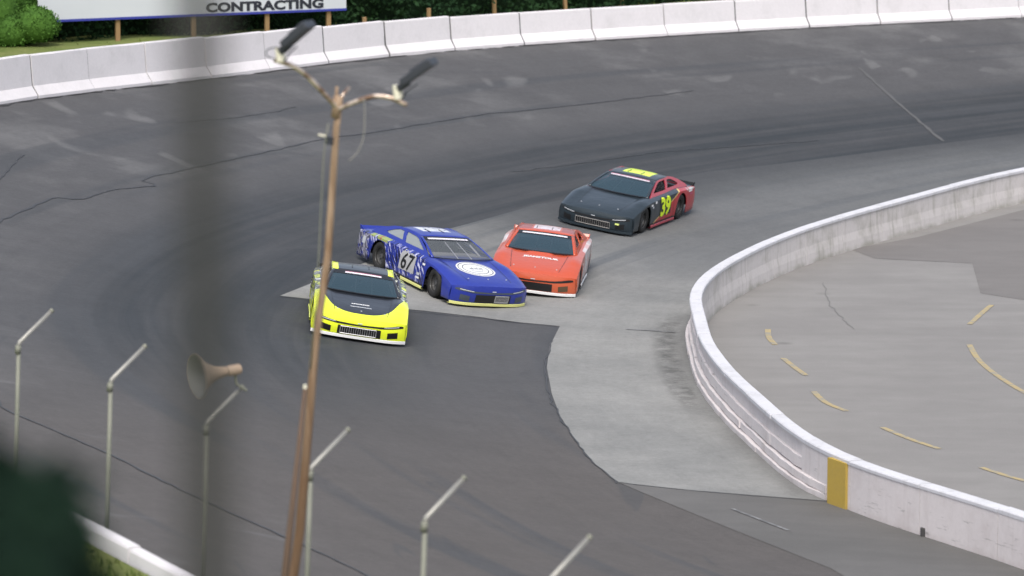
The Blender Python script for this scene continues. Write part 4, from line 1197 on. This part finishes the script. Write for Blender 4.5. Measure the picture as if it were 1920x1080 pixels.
# the passenger side of a car is y < 0: text runs from the tail (left) to the nose (right)
SR, AXR, AYR, DR = Vector((.0, -1.6, 0)), Vector((1, 0, 0)), Vector((0, 0, 1)), Vector((0, 1, 0))
wrap(car2, 'number_panel', M_wgt, [(-.38, .0), (.34, .02), (.36, .50), (.20, .47), (-.26, .50), (-.36, .36)], [(0, 1, 2, 3, 4, 5)], SR + Vector((.16, 0, .30)), AXR, AYR, DR)
wrap_text(car2, 'door_number', '67', .56, M_blk, SR + Vector((.17, 0, .345)), AXR, AYR, DR, .009, .010, width=.58, shear=.22)
HO = Vector((1.50, -.0, 1.5))
V, F_ = disc(.001, .45); wrap(car2, 'hood_emblem', M_wht, V, F_, HO, AXH, AYH, DN, .004)
for r0, r1 in ((.39, .41), (.29, .31)):
    V, F_ = disc(r0, r1, 40); wrap(car2, 'hood_emblem_ring', M_smudge, V, F_, HO, AXH, AYH, DN, .008)
V, F_ = [], []
for k in range(9):
    a = .9 * (k - 4); px_ = (k - 4) * .038; hgt = .05 + .03 * ((k * 7) % 3); q = len(V); V += [(px_, -.03), (px_ + .02, -.03), (px_ + .03, hgt - .02), (px_ + .012, hgt - .02)]; F_.append((q, q + 1, q + 2, q + 3))
wrap(car2, 'hood_emblem_mark', M_smudge, V, F_, HO, AXH, AYH, DN, .008)
V, F_ = disc(.165, .18, 12); wrap(car2, 'hood_emblem_arc', M_smudge, V, F_[7:11], HO + Vector((.0, 0, 0)), AXH, AYH, DN, .008)

# orange car
ORG = (.50, .078, .030)
m = paintm('orange_paint'); x, y, z = m.xyz(); ay = y.abs()
n_ = m.noise(m.vec(x * 2, y, z * 5), 1.0, 3)
c = m.mix(ORG, (.70, .20, .09), z.step(.62, .2) * .3)
sd_ = ay.gt(.88) * x.lt(1.0)
c = m.mix(c, m.mix((.62, .40, .38), (.66, .60, .60), n_.step(.45, .55)), sd_ * (x * .5 + z + n_ * .5).lt(1.1))
m.set(c); ob = m
M_org = paintm('plain_orange_paint'); M_org.set(ORG)
m = paintm('orange_roof'); x, y, z = m.xyz(); pn = m.noise(m.vec(x * 8, y * 7, 0.0), 1.0, 2)
c = m.mix(ORG, m.mix((.66, .58, .62), (.50, .20, .16), pn.step(.56, .62)), x.lt(-.3) * x.gt(-.95) * y.abs().lt(.30)); m.set(m.mix(c, (.30, .05, .03), x.lt(-.25) * y.abs().gt(.34) * x.gt(-.9))); M_orgr = m
car3 = make_car(dict(label='orange stock car with white front lip and hood lettering, tucked behind the blue car', body=ob, roof=M_orgr, frame=M_org, hood=M_org, pillar=M_org, scoop=True,
     banner=banner('orange_car_banner', WH, (.62, .55, .55), WH), splitter=M_wht, skirt=M_wht, spoiler=M_org, grille_bars=False, lamp=M_blk, lamp2=M_blk, duct=M('mesh_duct', (.10, .06, .03), .7), steer=R(-4)))
place_car(car3, .68, 107.15, -5.5)
wrap_text(car3, 'hood_lettering', 'JEANSTOUR', .16, M_wht, Vector((1.40, .05, 1.5)), AXH, AYH, DN, .006, .008, width=.80)
wrap_text(car3, 'door_number', '8', .56, M_wht, Vector((.10, 1.6, .34)), Vector((-1, 0, 0)), AYR, Vector((0, -1, 0)), .009, .014)

# black and red car 39
DKB = (.020, .030, .038); RED = (.42, .010, .016); FLU = (.72, .92, .02)
m = paintm('black_red_paint'); x, y, z = m.xyz(); ay = y.abs()
n_ = m.noise(m.vec(x * 2.5, y, z * 5), 1.0, 2)
line = (z - .44 + x * .36)
sd_ = ay.gt(.86) * x.lt(.98)
c = m.mix(DKB, RED, sd_ * line.lt(.0))
c = m.mix(c, (.70, .50, .16), sd_ * line.abs().lt(.018))
c = m.mix(c, (.50, .50, .48), sd_ * x.lt(-1.35) * z.gt(.72) * n_.step(.5, .54))
m.set(c); kb = m
M_dk = paintm('charcoal_paint'); M_dk.set(DKB)
M_red = paintm('red_paint'); M_red.set(M_red.mix((.38, .03, .05), (.50, .16, .14), M_red.xyz()[2].step(1.12, 1.2)))
m = paintm('black_roof_lime_panel'); x, y, z = m.xyz(); m.set(m.mix(DKB, FLU, x.lt(-.30) * x.gt(-.98) * y.abs().lt(.36))); M_rf = m
M_flu = M('fluorescent_vinyl', FLU, .5)
car4 = make_car(dict(label='black and red stock car with lime roof panel and number 39, trailing the pack', body=kb, roof=M_rf, frame=M_red, hood=M_dk, pillar=M_dk,
     banner=banner('black_car_banner', (.60, .55, .60), (.45, .38, .45), (.25, .10, .15)), splitter=M_dk, skirt=M_red, spoiler=M_matte, ban_red=M_bred, band=M_dk, bar_range=(-.46, .46), grille_mat=M('dull_grille', (.26, .25, .24), .5, metal=.3),
     lamp=M_blk, lamp2=M_chrome, net=True, steer=R(2)))
place_car(car4, 2.98, 116.7, -22.5)
SL, AXL, DL = Vector((0, 1.6, 0)), Vector((-1, 0, 0)), Vector((0, -1, 0))
wrap(car4, 'number_backing', M_blk, [(-.40, 0), (.40, 0), (.40, .50), (-.40, .50)], [(0, 1, 2, 3)], SL + Vector((-.02, 0, .30)), AXL, AYR, DL, .005)
wrap_text(car4, 'door_number', '39', .66, M_flu, SL + Vector((-.02, 0, .315)), AXL, AYR, DL, .010, .026, width=.70)
mb = MB(); fpatch(mb, .60, .70, .285, .33, .014, 3); mb.build('yellow_marker_light', M('marker_lamp', (.75, .85, .25), .4), car4)

# small sponsor-like colour blocks on the fenders and quarter panels, no readable writing
def blocks(car, s, lst):
    org = Vector((0, 1.6 * s, 0)); ax_ = Vector((-s, 0, 0)); dn = Vector((0, -s, 0))
    for x, z, w_, h_, mt in lst:
        wrap(car, 'side_decal', mt, [(-w_ / 2, 0), (w_ / 2, 0), (w_ / 2, h_), (-w_ / 2, h_)], [(0, 1, 2, 3)], org + Vector((x, 0, z)), ax_, AYR, dn, .006)
blocks(car4, 1, [(.98, .66, .14, .05, M_wht), (.90, .60, .10, .05, M_chrome), (.68, .70, .12, .06, M_wht), (-1.9, .68, .30, .06, M_wht), (-1.95, .60, .24, .05, M_bred)])
blocks(car2, -1, [(.90, .64, .12, .05, M_wht), (.72, .36, .14, .06, M_chrome), (.70, .27, .16, .05, M_wht), (-2.0, .48, .16, .18, M_chrome)])
blocks(car3, 1, [(.85, .60, .12, .06, M_wht), (.72, .48, .16, .06, M_wht), (.70, .30, .14, .08, M_chrome), (-1.95, .60, .26, .12, M_wht)])
blocks(car1, 1, [(.72, .62, .14, .06, M_wht), (.70, .52, .12, .05, M_blk), (-1.9, .6, .3, .1, M_wht)])
blocks(car1, -1, [(.72, .62, .14, .06, M_wht), (.70, .52, .12, .05, M_blk)])
# drivers
for car, lb, hc in ((car1, 'driver with a dark helmet behind the wheel of the yellow and black car', (.05, .05, .06)), (car2, 'driver with a white helmet behind the wheel of the blue car', (.6, .6, .6)),
                    (car3, 'driver with a grey helmet behind the wheel of the orange car', (.2, .2, .22)), (car4, 'driver with a dark red helmet behind the wheel of the black and red car', (.15, .02, .02))):
    d = driver(None, lb, hc, M_suit); d.matrix_world = car.matrix_world @ Matrix.Translation((0, 0, -.10))
